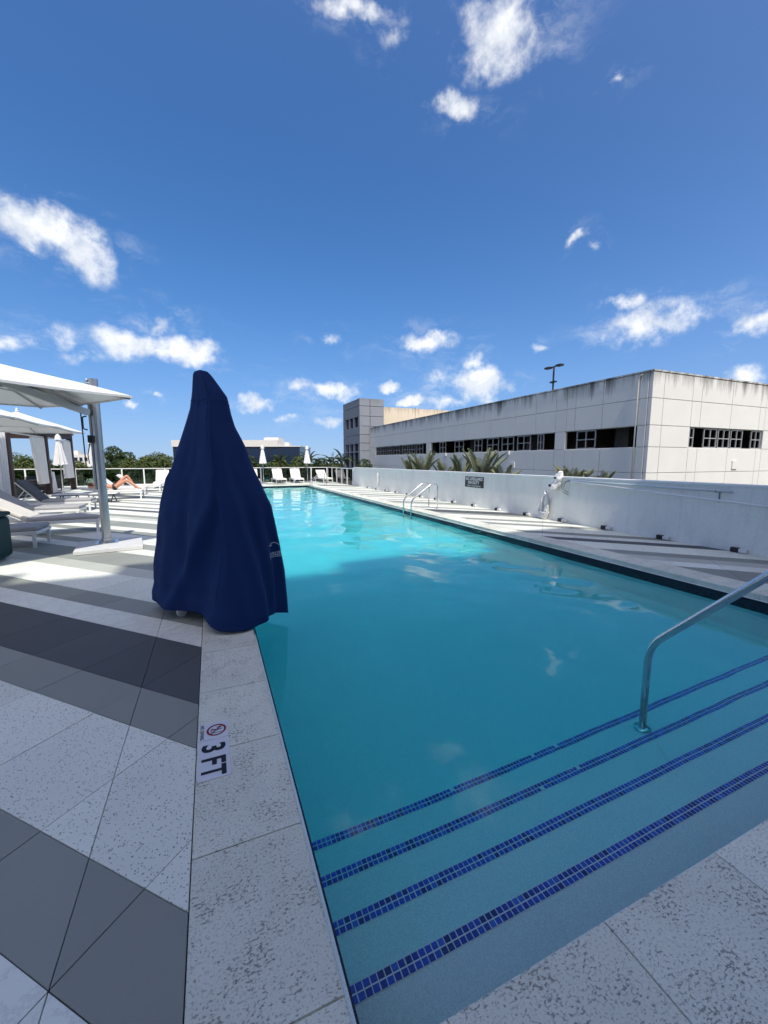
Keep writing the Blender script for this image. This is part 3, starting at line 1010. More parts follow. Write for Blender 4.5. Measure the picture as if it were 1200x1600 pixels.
for k in range(5):
    for x in (GX + 3.4, GX + 9.5):
        MB().box(gp((x, GY + 4 + k * 8.3, 1.6)), gp((x + .5, GY + 4.6 + k * 8.3, 4.5))).build('column', MAT['interior_concrete'], gar)
MB().box(gp((GX - .03, GY - .03, 6.19)), gp((GX + .3, 56.0, 6.27))).build('parapet_cap', MAT['garage_panel'], gar)
MB().box(gp((GX + .3, GY - .03, 6.19)), gp((45, GY + .3, 6.27))).build('parapet_cap', MAT['garage_panel'], gar)
# mullion frames in the strips
def frame_left(y0, y1, bars=2):
    m = MB()
    w = .05
    for z in (2.26, 2.79, 3.31): m.box(gp((GX + .08, y0, z)), gp((GX + .13, y1, z + w)))
    for k in range(bars + 1):
        y = y0 + (y1 - y0 - w) * k / bars
        m.box(gp((GX + .075, y, 2.2605)), gp((GX + .135, y + w, 3.3605)))
    m.build('window_frame', MAT['frame_grey'], gar)
for a, b in ((18.0, 19.4), (22.2, 22.8), (23.5, 24.9), (25.3, 26.7), (27.1, 28.6), (29.3, 30.4), (32.1, 33.6), (35.2, 36.4), (40.0, 41.5), (41.9, 43.4), (43.8, 45.3), (46.0, 47.8), (48.4, 49.8), (50.4, 52.0), (52.3, 53.6)):
    frame_left(a, b)
def frame_front(x0, x1, bars=2):
    m = MB(); w = .05
    for z in (2.26, 2.79, 3.31): m.box(gp((x0, GY + .08, z)), gp((x1, GY + .13, z + w)))
    for k in range(bars + 1):
        x = x0 + (x1 - x0 - w) * k / bars
        m.box(gp((x, GY + .075, 2.2605)), gp((x + w, GY + .135, 3.3605)))
    m.build('window_frame', MAT['frame_grey'], gar)
for a, b in ((25.15, 25.55), (26.5, 27.75), (27.88, 29.05), (29.18, 30.40), (31.35, 32.4)): frame_front(a, b, 2 if b - a > .6 else 1)
# rain pipes on the long side
for y in (15.42,):
    MB().tube(rounded([gp((GX - .05, y, -1)), gp((GX - .05, y, 5.9)), gp((GX - .05, y - .15, 6.1)), gp((GX + .1, y - .25, 6.12))], .12), .032, 8).build('rain_pipe', MAT['garage_panel'], gar, smooth=True)
for y in (34.9, 31.6, 25.6): MB().box(gp((GX - .12, y, 1.98)), gp((GX - .005, y + .32, 2.28))).build('wall_box', MAT['white_plastic'], gar)
MB().box(gp((GX - .06, 25.0, .95)), gp((GX - .005, 25.5, 1.4))).build('wall_box', MAT['garage_panel'], gar)
MB().box(gp((29.4, GY - .06, 1.0)), gp((29.95, GY - .005, 1.5))).build('wall_box', MAT['garage_panel'], gar)
# stair tower at the far end
TX0, TX1, TY0, TY1, TZ = 20.03, 23.84, 56.05, 63.9, 10.43
tower = MB()
tower.box(gp((TX0 + .1, TY0 + .1, GROUND_Z)), gp((TX1 - .02, TY0 + 1.0, TZ - .1)))
tower.box(gp((TX0 + .6, TY0 + .1, GROUND_Z)), gp((TX1 - .02, TY1 - .1, TZ - .1)))
for z0, z1 in ((GROUND_Z, 0.5), (3.98, 6.42), (7.84, TZ - .1)): tower.box(gp((TX0 + .1, TY0 + 1, z0)), gp((TX0 + .6, TY1 - .1, z1)))
tw = tower.build('stair_tower', MAT['interior_concrete'], gar)
zc = [-1.0, 1.5, 2.94, 4.07, 5.27, 6.49, 7.92, 9.35, TZ]
for a, b in zip(zc[:-1], zc[1:]):
    MB().box(gp((TX0 + .02, TY0, a + .03)), gp((21.65 - .03, TY0 + .1, b - .03))).build('panel', MAT['tower_panel'], tw, bevel=.01)
    MB().box(gp((21.65 + .03, TY0, a + .03)), gp((TX1 - .02, TY0 + .1, b - .03))).build('panel', MAT['tower_panel'], tw, bevel=.01)
for a, b in ((-1.0, 0.5), (3.98, 5.27), (5.27, 6.45), (7.84, 9.35), (9.35, TZ)):
    MB().box(gp((TX0, TY0 + .02, a + .03)), gp((TX0 + .1, TY1, b - .03))).build('panel', MAT['tower_panel'], tw, bevel=.01)
for a, b in ((0.5, 3.98), (6.45, 7.84)):
    for y0, y1 in ((TY0 + .02, 56.75), (58.6, 59.0), (60.7, 61.1), (62.9, TY1)):
        MB().box(gp((TX0, y0, a)), gp((TX0 + .3, y1, b))).build('pier', MAT['tower_panel'], tw)
    for y0, y1 in ((56.75, 58.6), (59.0, 60.7), (61.1, 62.9)):
        MB().box(gp((TX0 + .34, y0, a)), gp((TX0 + .38, y1, b))).build('window', MAT['dark_glass'], tw)
MB().box(gp((TX0 - .01, TY0 + .6, 2.72)), gp((TX0 + .33, TY1 - .5, 2.9))).build('ledge', MAT['tower_panel'], tw)
# cream roof wall behind the tower
for a, b in ((24.2, 30.0), (30.35, 34.0), (34.3, 42.0)):
    MB().box(gp((a, 58.0, 5.0)), gp((b, 58.4, 9.62))).build('roof_wall', MAT['cream_render'], gar)
for a, b in ((30.0, 30.35), (34.0, 34.3)):
    MB().box(gp((a, 57.85, 5.0)), gp((b, 58.5, 9.70))).build('roof_wall_post', MAT['cream_render'], gar)

lamp = thing('parking_lot_lamp', 'twin-headed dark lamp post on the garage roof', 'lamp post', (27.6, 27.5, 4.9))
MB().tube([(0, 0, 0), (0, 0, 4.6)], .075, 10).build('pole', MAT['dark_metal'], lamp, smooth=True)
MB().beam((0, -.5, 4.63), (0, .5, 4.63), .09, .09).build('arm', MAT['dark_metal'], lamp)
for s in (-1, 1):
    h = MB().box((-.22, s * .62 - .30, 4.55), (.22, s * .62 + .30, 4.72)).build('lamp_head', MAT['dark_metal'], lamp, bevel=.05)
MB().box((-.12, -.3, 3.3), (.12, .3, 3.42)).build('bracket', MAT['dark_metal'], lamp)

# --- far buildings
def office():
    t = thing('office_building', 'distant white office block with dark glass band above the trees', 'building', (0, 0, GROUND_Z))
    t.location = (9.5, 161.0, GROUND_Z); t.rotation_euler = (0, 0, R(-23))
    MB().box((-24, 0, 0), (23, 22, 15.7)).build('wall', MAT['dark_glass'], t)
    MB().box((-24.3, -.4, 15.7), (15.0, 22.3, 18.1)).build('parapet', MAT['facade_white'], t)
    MB().box((15.0, -.3, 15.7), (23.3, 22.3, 16.0)).build('parapet', MAT['facade_white'], t)
    MB().box((8.7, 4, 18.1), (14.2, 12, 19.3)).build('roof_plant_room', MAT['facade_white'], t)
    MB().box((16.8, 3, 16.0), (18.2, 5, 17.3)).build('roof_unit', MAT['white_plastic'], t)
    for k in range(12): MB().box((-24 + 4 * k, -.12, 0), (-23.75 + 4 * k, -.005, 15.69)).build('mullion', MAT['dark_metal'], t)
    for z in (3.0, 6.2): MB().box((-24.05, -.1, z), (23.05, -.004, z + .5)).build('spandrel', MAT['facade_white'], t)
office()
def lowbld():
    t = thing('apartment_block', 'small distant cream building above the trees left of the cover', 'building', (-51, 208, GROUND_Z), R(-13))
    MB().box((-6, 0, 0), (6, 10, 13.2)).build('wall', MAT['facade_white'], t)
    for r_ in range(3):
        for k in range(6): MB().box((-5.4 + k * 1.9, -.05, 4.4 + r_ * 3), (-4.2 + k * 1.9, -.004, 5.9 + r_ * 3)).build('window', MAT['dark_glass'], t)
    MB().box((-4, 3, 13.2), (-1.5, 6, 14.8)).build('roof_unit', MAT['facade_white'], t)
lowbld()

# --- white side wall and hedge on the left of the terrace
sw = thing('side_parapet', 'plain white parapet seen through the cabana', 'wall', (-13.6, 0, 0))
MB().box((0, 5, -.02), (.25, FENCE_Y - .1, 1.28)).build('wall_body', MAT['white_stucco'], sw)
MB().box((-.03, 5, 1.2805), (.28, FENCE_Y - .08, 1.33)).build('wall_cap', MAT['white_paint'], sw)

# ------------------------------------------------------------------ vegetation
def leaves(mb, lobes, n, size, rng, up=0.35, mi=0):
    W = [l[3] * l[4] for l in lobes]; tot = sum(W)
    for _ in range(n):
        t = rng.uniform(0, tot)
        for l, w in zip(lobes, W):
            t -= w
            if t <= 0: break
        cx, cy, cz, rx, rz = l
        d = Vector((rng.gauss(0, 1), rng.gauss(0, 1), rng.gauss(0, 1)))
        if d.length < 1e-3: continue
        d.normalize()
        q = rng.uniform(0.55, 1.0) ** 0.5
        q *= 1 + 0.16 * mnoise.noise(Vector((cx + d.x * 2.1, cy + d.y * 2.1, cz + d.z * 2.1)))
        p = Vector((cx + d.x * rx * q, cy + d.y * rx * q, cz + d.z * rz * q))
        nrm = (d + Vector((rng.uniform(-.8, .8), rng.uniform(-.8, .8), rng.uniform(-.5, .8) + up))).normalized()
        a = nrm.cross(Vector((rng.uniform(-1, 1), rng.uniform(-1, 1), rng.uniform(-1, 1))))
        if a.length < 1e-3: continue
        a.normalize(); b = nrm.cross(a)
        s = size * rng.uniform(.55, 1.3)
        L = a * s; B = b * s * rng.uniform(.35, .6)
        mb.add([p - L, p + B * .8 - L * .1 + nrm * s * .12, p + L, p - B * .8 - L * .1 + nrm * s * .12], [(0, 1, 2, 3)], mi)

def tree(name, label, loc, top, crown_r, crown_h, leaf, n, seed, size=0.42, group=None, lobes_n=13):
    rng = random.Random(seed)
    t = thing(name, label, 'tree', (loc[0], loc[1], GROUND_Z), 0, group)
    H = top - GROUND_Z
    base = H - crown_h
    m = MB()
    m.tube([(0, 0, 0), (.1, .05, base * .5), (-.05, .1, base), (.1, 0, base + crown_h * .5)], [.34, .27, .2, .08], 8)
    lobes = []
    for k in range(lobes_n):
        a = rng.uniform(0, 2 * PI); rr = crown_r * rng.uniform(.1, .72)
        z = base + crown_h * rng.uniform(.18, .80) * (1.0 - 0.25 * (rr / crown_r))
        r = crown_r * rng.uniform(.28, .46)
        lobes.append((math.cos(a) * rr, math.sin(a) * rr, z, r, r * rng.uniform(.6, .85)))
        p0 = Vector((0, 0, base * rng.uniform(.72, .98)))
        m.tube([p0, (p0 + Vector(lobes[-1][:3])) / 2 + Vector((0, 0, -.3)), Vector(lobes[-1][:3])], [.13, .08, .03], 5)
    lobes.append((0, 0, H - crown_r * .45, crown_r * .42, crown_r * .42))
    m.build('trunk', MAT['bark'], t, smooth=True)
    c = MB(); leaves(c, lobes, n, size, rng)
    c.build('crown', MAT[leaf], t)
    return t

G_T = 'trees beyond the terrace'
tree('broadleaf_tree', 'tall dark green tree just right of the umbrella mast', (-19.5, 106), 4.9, 4.4, 8.2, 'leaf_dark', 5200, 1, .36, G_T)
tree('broadleaf_tree', 'wide lighter green tree crown just left of the navy cover', (-11.0, 104), 3.7, 5.6, 7.0, 'leaf_mid', 6000, 2, .36, G_T, 18)
tree('broadleaf_tree', 'low tree filling the gap between two crowns left of the cover', (-15.2, 98), 2.4, 4.0, 7.0, 'leaf_mid', 4200, 3, .36, G_T)
tree('broadleaf_tree', 'green tree seen through the left bay of the cabana', (-34.0, 100), 3.1, 6.5, 7.5, 'leaf_mid', 5200, 4, .38, G_T, 18)
tree('broadleaf_tree', 'green tree seen through the right bay of the cabana', (-28.5, 100), 2.1, 4.5, 6.5, 'leaf_dark', 4200, 5, .36, G_T)
tree('broadleaf_tree', 'green tree below the distant cream building', (-24.8, 99), 1.9, 4.4, 6.5, 'leaf_mid', 4200, 6, .36, G_T)
tree('broadleaf_tree', 'bushy green tree behind the left far closed umbrella', (11.0, 72), 2.3, 3.6, 6.5, 'leaf_mid', 4200, 7, .30, G_T)
tree('broadleaf_tree', 'bushy green tree between the two far closed umbrellas', (14.0, 70), 2.5, 3.4, 6.5, 'leaf_mid', 4200, 8, .30, G_T)
tree('broadleaf_tree', 'dark green tree behind the right far closed umbrella', (17.2, 68), 2.2, 3.0, 6.0, 'leaf_dark', 3600, 9, .28, G_T)
tree('broadleaf_tree', 'dark rounded tree beside the garage stair tower', (19.2, 52), 1.9, 2.6, 6.0, 'leaf_dark', 3600, 10, .24, G_T)
tree('broadleaf_tree', 'tree crown half hidden behind the right side of the cover', (6.5, 78), 2.6, 4.0, 6.5, 'leaf_dark', 3800, 14, .30, G_T)

# the mass of foliage just beyond and below the balustrade, and the woods on the horizon
rng = random.Random(21)
belt = MB()
lobes = []
for k in range(64):
    x = -34 + k * .83 + rng.uniform(-.6, .6)
    y = 39 + rng.uniform(-3, 5) + max(0, -x - 6) * .3
    r = rng.uniform(1.6, 2.6)
    lobes.append((x, y, rng.uniform(-2.3, -1.0) - r * .25, r, r * .85))
    lobes.append((x + rng.uniform(-.8, .8), y - 1.5, -4.2, r * 1.1, r * 1.2))
leaves(belt, lobes, 26000, .26, rng)
tag(belt.build('tree_belt', MAT['leaf_dark']), 'dark foliage seen through the glass balustrade', 'foliage', kind='stuff')
wood = MB(); lobes = []
for k in range(230):
    a = R(-62 + k * .62)
    d = rng.uniform(300, 380)
    r = rng.uniform(5, 9)
    lobes.append((math.sin(a) * d, math.cos(a) * d, rng.uniform(-6.5, -3.6), r, r * .8))
leaves(wood, lobes, 26000, 1.5, rng)
tag(wood.build('far_woods', MAT['leaf_mid']), 'low line of distant woods along the horizon', 'woods', kind='stuff')

def frond_mb(L, droop, rng, leaflets=26, ll=.34, width=.020):
    """a feather-shaped frond rising along +z and arching towards +x"""
    m = MB()
    pts = []
    for i in range(13):
        t = i / 12
        ang = droop * t ** 1.4
        if i == 0: p = Vector((0, 0, 0))
        else: p = pts[-1] + Vector((math.sin(ang), 0, math.cos(ang))) * (L / 12)
        pts.append(p)
    m.tube(pts, [.016 * (1 - .75 * i / 12) for i in range(13)], 5)
    for k in range(leaflets):
        t = .14 + .86 * k / leaflets
        i = min(11, int(t * 12)); f = t * 12 - i
        p = pts[i].lerp(pts[i + 1], f); d = (pts[i + 1] - pts[i]).normalized()
        for s in (-1, 1):
            l = ll * (math.sin(PI * min(1, .18 + .8 * t)) ** .6) * rng.uniform(.85, 1.1)
            up = Vector((0, s, 0)) * .62 + d * .80 + Vector((-math.cos(droop * t), 0, math.sin(droop * t))) * .22
            up.normalize()
            side = up.cross(Vector((0, 0, 1)) if abs(up.z) < .9 else Vector((1, 0, 0))).normalized()
            side = (side + d * .2).normalized()
            w = width * rng.uniform(.8, 1.2)
            tip = p + up * l + Vector((0, 0, -.12 * l))
            mid = p + up * l * .5
            m.add([p - side * w * .4, mid - side * w, tip, mid + side * w, p + side * w * .4], [(0, 1, 2, 3, 4)])
    return m

def palm(name, label, loc, crown_z, base_z, n, L, seed, leaf='leaf_grey', spread=(.08, .55), droop=(.15, .8), group=None, leaflets=44, trunk_r=.10, ll=.36, width=.017, az0=None):
    rng = random.Random(seed)
    t = thing(name, label, 'palm', (loc[0], loc[1], base_z), 0, group)
    h = crown_z - base_z
    MB().tube([(0, 0, 0), (.05, 0, h * .5), (0, 0, h)], [trunk_r * 1.2, trunk_r, trunk_r * .8], 8).build('trunk', MAT['bark'], t, smooth=True)
    for k in range(n):
        az = (k + rng.uniform(-.3, .3)) * 2 * PI / n
        fm = frond_mb(L * rng.uniform(.8, 1.08), rng.uniform(*droop), rng, leaflets, ll, width)
        o = fm.build('frond', MAT[leaf], t, loc=(math.cos(az) * .04, math.sin(az) * .04, h - .03))
        o.rotation_euler = Matrix.Rotation(az, 3, 'Z').to_4x4().to_3x3().to_euler()
        o.rotation_euler = (Matrix.Rotation(az, 3, 'Z') @ Matrix.Rotation(rng.uniform(*spread), 3, 'Y')).to_euler()
    return t
G_P = 'palms rising behind the white wall'
palm('palm_plant', 'grey-green palm behind the wall farthest left of the row', (10.2, 19.9), .35, -4, 13, 1.55, 31, group=G_P)
palm('palm_plant', 'big grey-green palm behind the wall near the ladder', (10.1, 18.6), .45, -4, 15, 1.62, 32, group=G_P)
palm('palm_plant', 'small ragged palm between the two big palms behind the wall', (10.2, 16.5), .25, -4, 12, 1.40, 33, group=G_P)
palm('palm_plant', 'upright palm behind the wall left of the black sign', (10.2, 15.2), .40, -4, 9, 1.45, 34, group=G_P, spread=(.05, .45))
palm('palm_plant', 'tallest palm behind the wall right above the black sign', (10.2, 13.7), .45, -4, 16, 1.65, 35, group=G_P)
palm('palm_plant', 'low palm behind the wall right of the black sign', (10.2, 12.4), .20, -4, 9, 1.15, 36, group=G_P)
palm('palm_plant', 'palm behind the wall beside the white wrapped float', (10.2, 9.25), .25, -4, 13, 1.25, 37, group=G_P, spread=(.1, .55))
palm('palm_plant', 'rightmost palm tuft behind the wall near the pole hook', (10.2, 8.35), .22, -4, 11, 1.15, 38, group=G_P, spread=(.2, .7))
G_F = 'far palms beyond the terrace'
for i, (x, y, z, lab) in enumerate([(14.8, 66, 2.1, 'distant palm left of the right far closed umbrella'), (17.0, 60, 1.6, 'distant palm just right of the far closed umbrellas'),
                                    (17.6, 57, 2.0, 'distant palm nearest the garage stair tower'), (10.2, 67, 1.8, 'distant palm right of the left far closed umbrella')]):
    palm('palm_tree', lab, (x, y), z - .6, GROUND_Z, 15, 2.3, 50 + i, 'leaf_palm', (.15, 1.5), (.6, 1.5), G_F, 20, .16, .55, .05)

hedge = MB(); lobes = [(-12.7 + rng.uniform(-.1, .1), 14 + k * .42, .48, .42, .40) for k in range(36)]
leaves(hedge, lobes, 9000, .085, rng)
hd = thing('hedge', 'clipped dark hedge along the white parapet behind the cabana', 'hedge', (0, 0, 0))
hedge.build('foliage', MAT['leaf_dark'], hd)
pl = MB().box((-13.15, 13.6, 0), (-12.3, 29.2, .3)).build('planter', MAT['white_stucco'], hd)

# ------------------------------------------------------------------ pool lift under its navy cover
def pool_lift():
    t = thing('pool_lift', 'pool lift hidden under a pointed navy blue fabric cover at the pool edge', 'pool lift', (0.03, 4.3, 0))
    ox, oy = 0.03, 4.3
    # left and right outline (height, x at that depth)
    Lz = [(2.37, -.102), (2.345, -.116), (2.183, -.132), (2.008, -.158), (1.797, -.228), (1.604, -.29), (1.41, -.35), (1.305, -.41), (1.041, -.475), (.863, -.51), (.576, -.55), (.414, -.575), (.268, -.592), (.194, -.592), (.095, -.62), (-.1, -.63)]
    Rz = [(2.37, .016), (2.345, .044), (2.30, .078), (2.223, .130), (2.147, .182), (1.985, .214), (1.87, .243), (1.687, .325), (1.516, .385), (1.304, .48), (1.104, .57), (.902, .60), (.677, .638), (.429, .668), (.138, .688), (-.1, .69)]
    def ip(tab, z):
        for (za, xa), (zb, xb) in zip(tab[:-1], tab[1:]):
            if za >= z >= zb: return xa + (xb - xa) * (za - z) / (za - zb)
        return tab[-1][1] if z < tab[-1][0] else tab[0][1]
    NA, NZ = 200, 120
    def hem(u):   # lowest height round the ring, u = 0 at left corner, .25 front, .5 right, .75 back
        a = [(0, .115), (.06, .10), (.14, .10), (.20, .085), (.245, .035), (.30, .02), (.38, .02), (.44, -.01), (.5, -.07), (.6, -.05), (.75, .03), (.9, .07), (1.0, .115)]
        for (ua, za), (ub, zb) in zip(a[:-1], a[1:]):
            if ua <= u <= ub: return za + (zb - za) * (u - ua) / (ub - ua)
        return .05
    def fold(x, w): return math.exp(-(x / w) ** 2)
    rows = []
    for i in range(NZ + 1):
        s = i / NZ
        zr = 2.37 * (1 - s)            # nominal height (0 at the hem)
        k = 1 - zr / 2.37              # 0 top, 1 bottom
        xl = ip(Lz, zr) * .985; xr = ip(Rz, zr) * .975
        f_y = 4.25 - .62 * k ** .85 - .02; b_y = 4.38 + .60 * k ** .8
        l_y = 4.35 + .20 * k; r_y = 4.30 - .18 * k
        fx = xl + (xr - xl) * (.46 + .02 * k); bx = xl + (xr - xl) * .5
        # the front is a flattened edge at the hem: two corners that run together higher up
        e = .17 * max(0, (k - .45) / .55)
        poly = [(xl, l_y), (fx - e * .15, f_y + .02 * k), (fx + e * 1.4, f_y - .02 * k), (xr, r_y), (bx + e, b_y), (bx - e, b_y)]
        us = [0, .235, .30, .5, .72, .80, 1.0]
        pts = []
        for a in range(NA):
            u = a / NA
            for j in range(6):
                if us[j] <= u < us[j + 1]:
                    p = Vector(poly[j]); q = Vector(poly[(j + 1) % 6])
                    pts.append(p.lerp(q, (u - us[j]) / (us[j + 1] - us[j]))); break
        # soften the corners
        win = int(3 + 10 * (1 - k) + 1)
        sm = []
        for a in range(NA):
            acc = Vector((0, 0))
            for d in range(-win, win + 1): acc += pts[(a + d) % NA]
            sm.append(acc / (2 * win + 1))
        mnx = min(p.x for p in sm); mxx = max(p.x for p in sm)
        for p in sm: p.x = xl + (p.x - mnx) * (xr - xl) / max(1e-4, mxx - mnx)
        ctr = Vector((sum(p.x for p in sm) / NA, sum(p.y for p in sm) / NA))
        row = []
        for a in range(NA):
            u = a / NA
            p = sm[a]
            nx_ = sm[(a + 1) % NA] - sm[a - 1]
            nrm = Vector((nx_.y, -nx_.x)).normalized()
            if nrm.dot(p - ctr) < 0: nrm = -nrm
            d = 0.0
            # long hanging folds fanning out from the shoulders
            d += -.070 * fold(u - (.265 - .105 * max(0, k - .47) / .53), .026 + .012 * k) * min(1, max(0, (k - .42) / .2))
            d += .040 * fold(u - (.232 - .150 * max(0, k - .47) / .53), .020) * min(1, max(0, (k - .45) / .2))
            d += -.042 * fold(u - (.36 + .05 * k), .020) * min(1, max(0, (k - .38) / .3))
            d += .022 * fold(u - (.335 + .03 * k), .018) * min(1, max(0, (k - .2) / .3))
            d += -.058 * fold(u - (.445 - .01 * math.sin(6 * k)), .016 + .006 * k) * min(1, max(0, (k - .5) / .25))
            d += -.020 * fold(u - (.285 + .10 * (k - .3)), .016) * fold(k - .36, .16)
            d += -.022 * fold(u - .10 - .03 * k, .02) * min(1, max(0, (k - .3) / .3))
            d += .018 * fold(u - .055, .02) * min(1, max(0, (k - .5) / .3))
            d += -.02 * fold(u - .16 + .05 * k, .02) * min(1, k * 1.4)
            d += .010 * math.sin(u * 2 * PI * 7 + 2.3 * k + 1.1) * k ** 1.5 * (1.3 if u > .5 else .55)
            d += .006 * math.sin(u * 2 * PI * 13 + 4 * k) * k ** 2 * .8
            # creases and slack
            d += .014 * mnoise.noise(Vector((u * 9, k * 4.5, 3.1))) * (.35 + .8 * k)
            d += .009 * mnoise.noise(Vector((u * 26, k * 9 + u * 6, 7.7)))
            d += -.016 * fold(k - (.085 + .06 * math.sin(u * 9)), .012) * (1 if .12 < u < .34 else .3)
            d *= min(1.0, .10 + 2.6 * k)
            hz = hem(u)
            z = hz + (zr) * (2.37 - hz) / 2.37 + .012 * mnoise.noise(Vector((u * 12, 1.7, k * 3))) * k
            row.append((p.x + nrm.x * d - ox, p.y + nrm.y * d - oy, z - .035 * max(0, zr / 2.37)))
        rows.append(row)
    m = MB()
    vs = [p for r in rows for p in r]
    fs = []
    for i in range(NZ):
        for a in range(NA):
            b = (a + 1) % NA
            fs.append((i * NA + a, (i + 1) * NA + a, (i + 1) * NA + b, i * NA + b))
    top = len(vs); vs.append((rows[0][0][0] * .0 + (rows[0][0][0] + rows[0][NA // 2][0]) / 2, (rows[0][0][1] + rows[0][NA // 2][1]) / 2, 2.342))
    for a in range(NA): fs.append((top, a, (a + 1) % NA))
    m.add(vs, fs)
    cv = m.build('cover', MAT['navy_cover'], t, smooth=True)
    sd = cv.modifiers.new('thick', 'SOLIDIFY'); sd.thickness = .004; sd.offset = -1
    # maker's mark printed on the right-hand side, following the cloth
    def surf(u, z, off=.003):
        k = max(0, min(NZ - 1.001, NZ * (1 - z / 2.37))); i = int(k); f = k - i
        a = u * NA; ai = int(a); af = a - ai
        def pt(ii, aa): return Vector(rows[ii][aa % NA])
        p = pt(i, ai).lerp(pt(i, ai + 1), af).lerp(pt(i + 1, ai).lerp(pt(i + 1, ai + 1), af), f)
        du = pt(i, ai + 1) - pt(i, ai); dz = pt(i + 1, ai) - pt(i, ai)
        n = dz.cross(du).normalized()
        if n.dot(p - Vector((0, 0, p.z))) < 0: n = -n
        return p + n * off
    tm = text_mesh('Amussecs', .085, .0, bold=.0)
    mk = MB()
    us0 = .432
    for v in tm.vertices:
        x, y = v.co.x, v.co.y
        arc = .06 * math.sin(min(1, x / .26) * 1.6) + .01
        mk.v.append(tuple(surf(us0 + x * .26, .565 + y + arc - .03)))
    for p in tm.polygons: mk.f.append(tuple(p.vertices)); mk.m.append(0)
    def stroke(pts, w):
        n = len(pts)
        a = [surf(us0 + x * .26, .565 + y + w / 2) for x, y in pts]; b = [surf(us0 + x * .26, .565 + y - w / 2) for x, y in pts]
        mk.add(a + b, [(i, i + 1, n + i + 1, n + i) for i in range(n - 1)])
    stroke([(.08 + .17 * i / 10, -.02 + .045 * math.sin(1.6 * (.3 + .7 * i / 10))) for i in range(11)], .006)
    stroke([(.07 + .12 * i / 10, .135 + .022 * math.sin(i / 10 * PI)) for i in range(11)], .008)
    stroke([(.05 + .05 * i / 6, .115 + .012 * i / 6) for i in range(7)], .010)
    lg = mk.build('printed_mark', MAT['logo_white'], cv)
    # seams: down the front edge, round the shoulders and along the hem
    sm_ = MB()
    for pts in ([surf(.245 - .02 * math.sin(i * .2), 2.25 - i * .055, .0015) for i in range(38)],
                [surf(i / 60, 2.08 + .015 * math.sin(i * .6), .0015) for i in range(60)],
                [surf(i / 120, .055, .0015) for i in range(120)]):
        sm_.tube(pts, .0022, 5)
    sm_.build('seam', MAT['navy_cover'], cv)
    # what shows under the hem: the lift's wheeled base
    for x, y in ((-.36, -.06), (-.42, .45), (.12, .45)):
        c = thing('caster', None, None); c.parent = t; c.location = (x, y, 0)
        w = MB().lathe([(.012, -.018), (.042, -.018), (.045, -.012), (.045, .012), (.042, .018), (.012, .018)], 18)
        wo = w.build('wheel', MAT['white_plastic'], c, smooth=False, loc=(0, 0, .046), rot=(R(90), 0, R(25)))
        MB().box((-.03, -.028, .05), (.03, -.021, .115)).box((-.03, .021, .05), (.03, .028, .115)).box((-.035, -.035, .1155), (.035, .035, .125)).build('fork', MAT['white_plastic'], c, rot=(0, 0, R(25)))
    MB().beam((-.42, -.1, .15), (.2, -.1, .15), .06, .05).beam((-.42, .47, .15), (.2, .47, .15), .06, .05).beam((-.1, -.1, .15), (-.1, .47, .15), .08, .05).build('base_frame', MAT['white_plastic'], t)
    MB().tube([(-.05, .15, .12), (-.03, .1, 2.2)], .05, 12).tube([(-.03, .1, 1.2), (.45, -.05, .95), (.45, -.05, .5)], .04, 10).build('lift_mast', MAT['white_plastic'], t, smooth=True)

def text_mesh(s, size, extrude=0.0, bold=0.0, align='LEFT'):
    cu = bpy.data.curves.new('lettering', 'FONT')
    cu.body = s; cu.size = size; cu.extrude = extrude; cu.offset = bold; cu.align_x = align
    cu.resolution_u = 4
    o = bpy.data.objects.new('lettering', cu)
    col.objects.link(o)
    me = bpy.data.meshes.new_from_object(o)
    bpy.data.objects.remove(o, do_unlink=True)
    return me
pool_lift()

# ------------------------------------------------------------------ depth marker tiles set in the coping
def put_text(s, size, parent, mat, M, bold=0.0, align='CENTER', name='lettering', sx=1.0):
    me = text_mesh(s, size, 0.0, bold, align)
    me.transform(Matrix.Diagonal((sx, 1, 1, 1)))
    me.transform(M)
    me.materials.append(MAT[mat])
    return link_mesh(name, me, parent)
T_ = .150
mk = thing('depth_marker', 'white depth marker tiles reading 3 FT in the coping', 'sign', (-.132, 2.372, 0))
for i in range(3):
    MB().box((0, -T_ * (i + 1) + .0015 + .001 * i * 0, .0002), (T_, -T_ * i - .0015, .0042)).build('marker_tile', MAT['marker_tile'], mk, bevel=.0015)
Zt = .0050
def tm_flat(x, y):   # text runs towards the camera, its top towards the water
    return Matrix(((0, 1, 0, x), (-1, 0, 0, y), (0, 0, 1, Zt), (0, 0, 0, 1)))
put_text('3', .155, mk, 'ink_black', tm_flat(.020, -T_ * 1.5), bold=.0045, sx=.95)
put_text('F', .155, mk, 'ink_black', tm_flat(.020, -T_ * 2.16), bold=.0045, sx=.85)
put_text('T', .155, mk, 'ink_black', tm_flat(.020, -T_ * 2.66), bold=.0045, sx=.78)
put_text('NO DIVING', .026, mk, 'ink_black', tm_flat(.006, -T_ * .5), bold=.0006, sx=.95)
sym = MB()
cx_, cy_ = .088, -T_ * .5
def annulus(m, cx, cy, r0, r1, n=40, z=Zt):
    vs = [(cx + r0 * math.cos(2 * PI * k / n), cy + r0 * math.sin(2 * PI * k / n), z) for k in range(n)] + [(cx + r1 * math.cos(2 * PI * k / n), cy + r1 * math.sin(2 * PI * k / n), z) for k in range(n)]
    m.add(vs, [(k, (k + 1) % n, n + (k + 1) % n, n + k) for k in range(n)])
annulus(sym, cx_, cy_, .040, .051)
a = R(45)
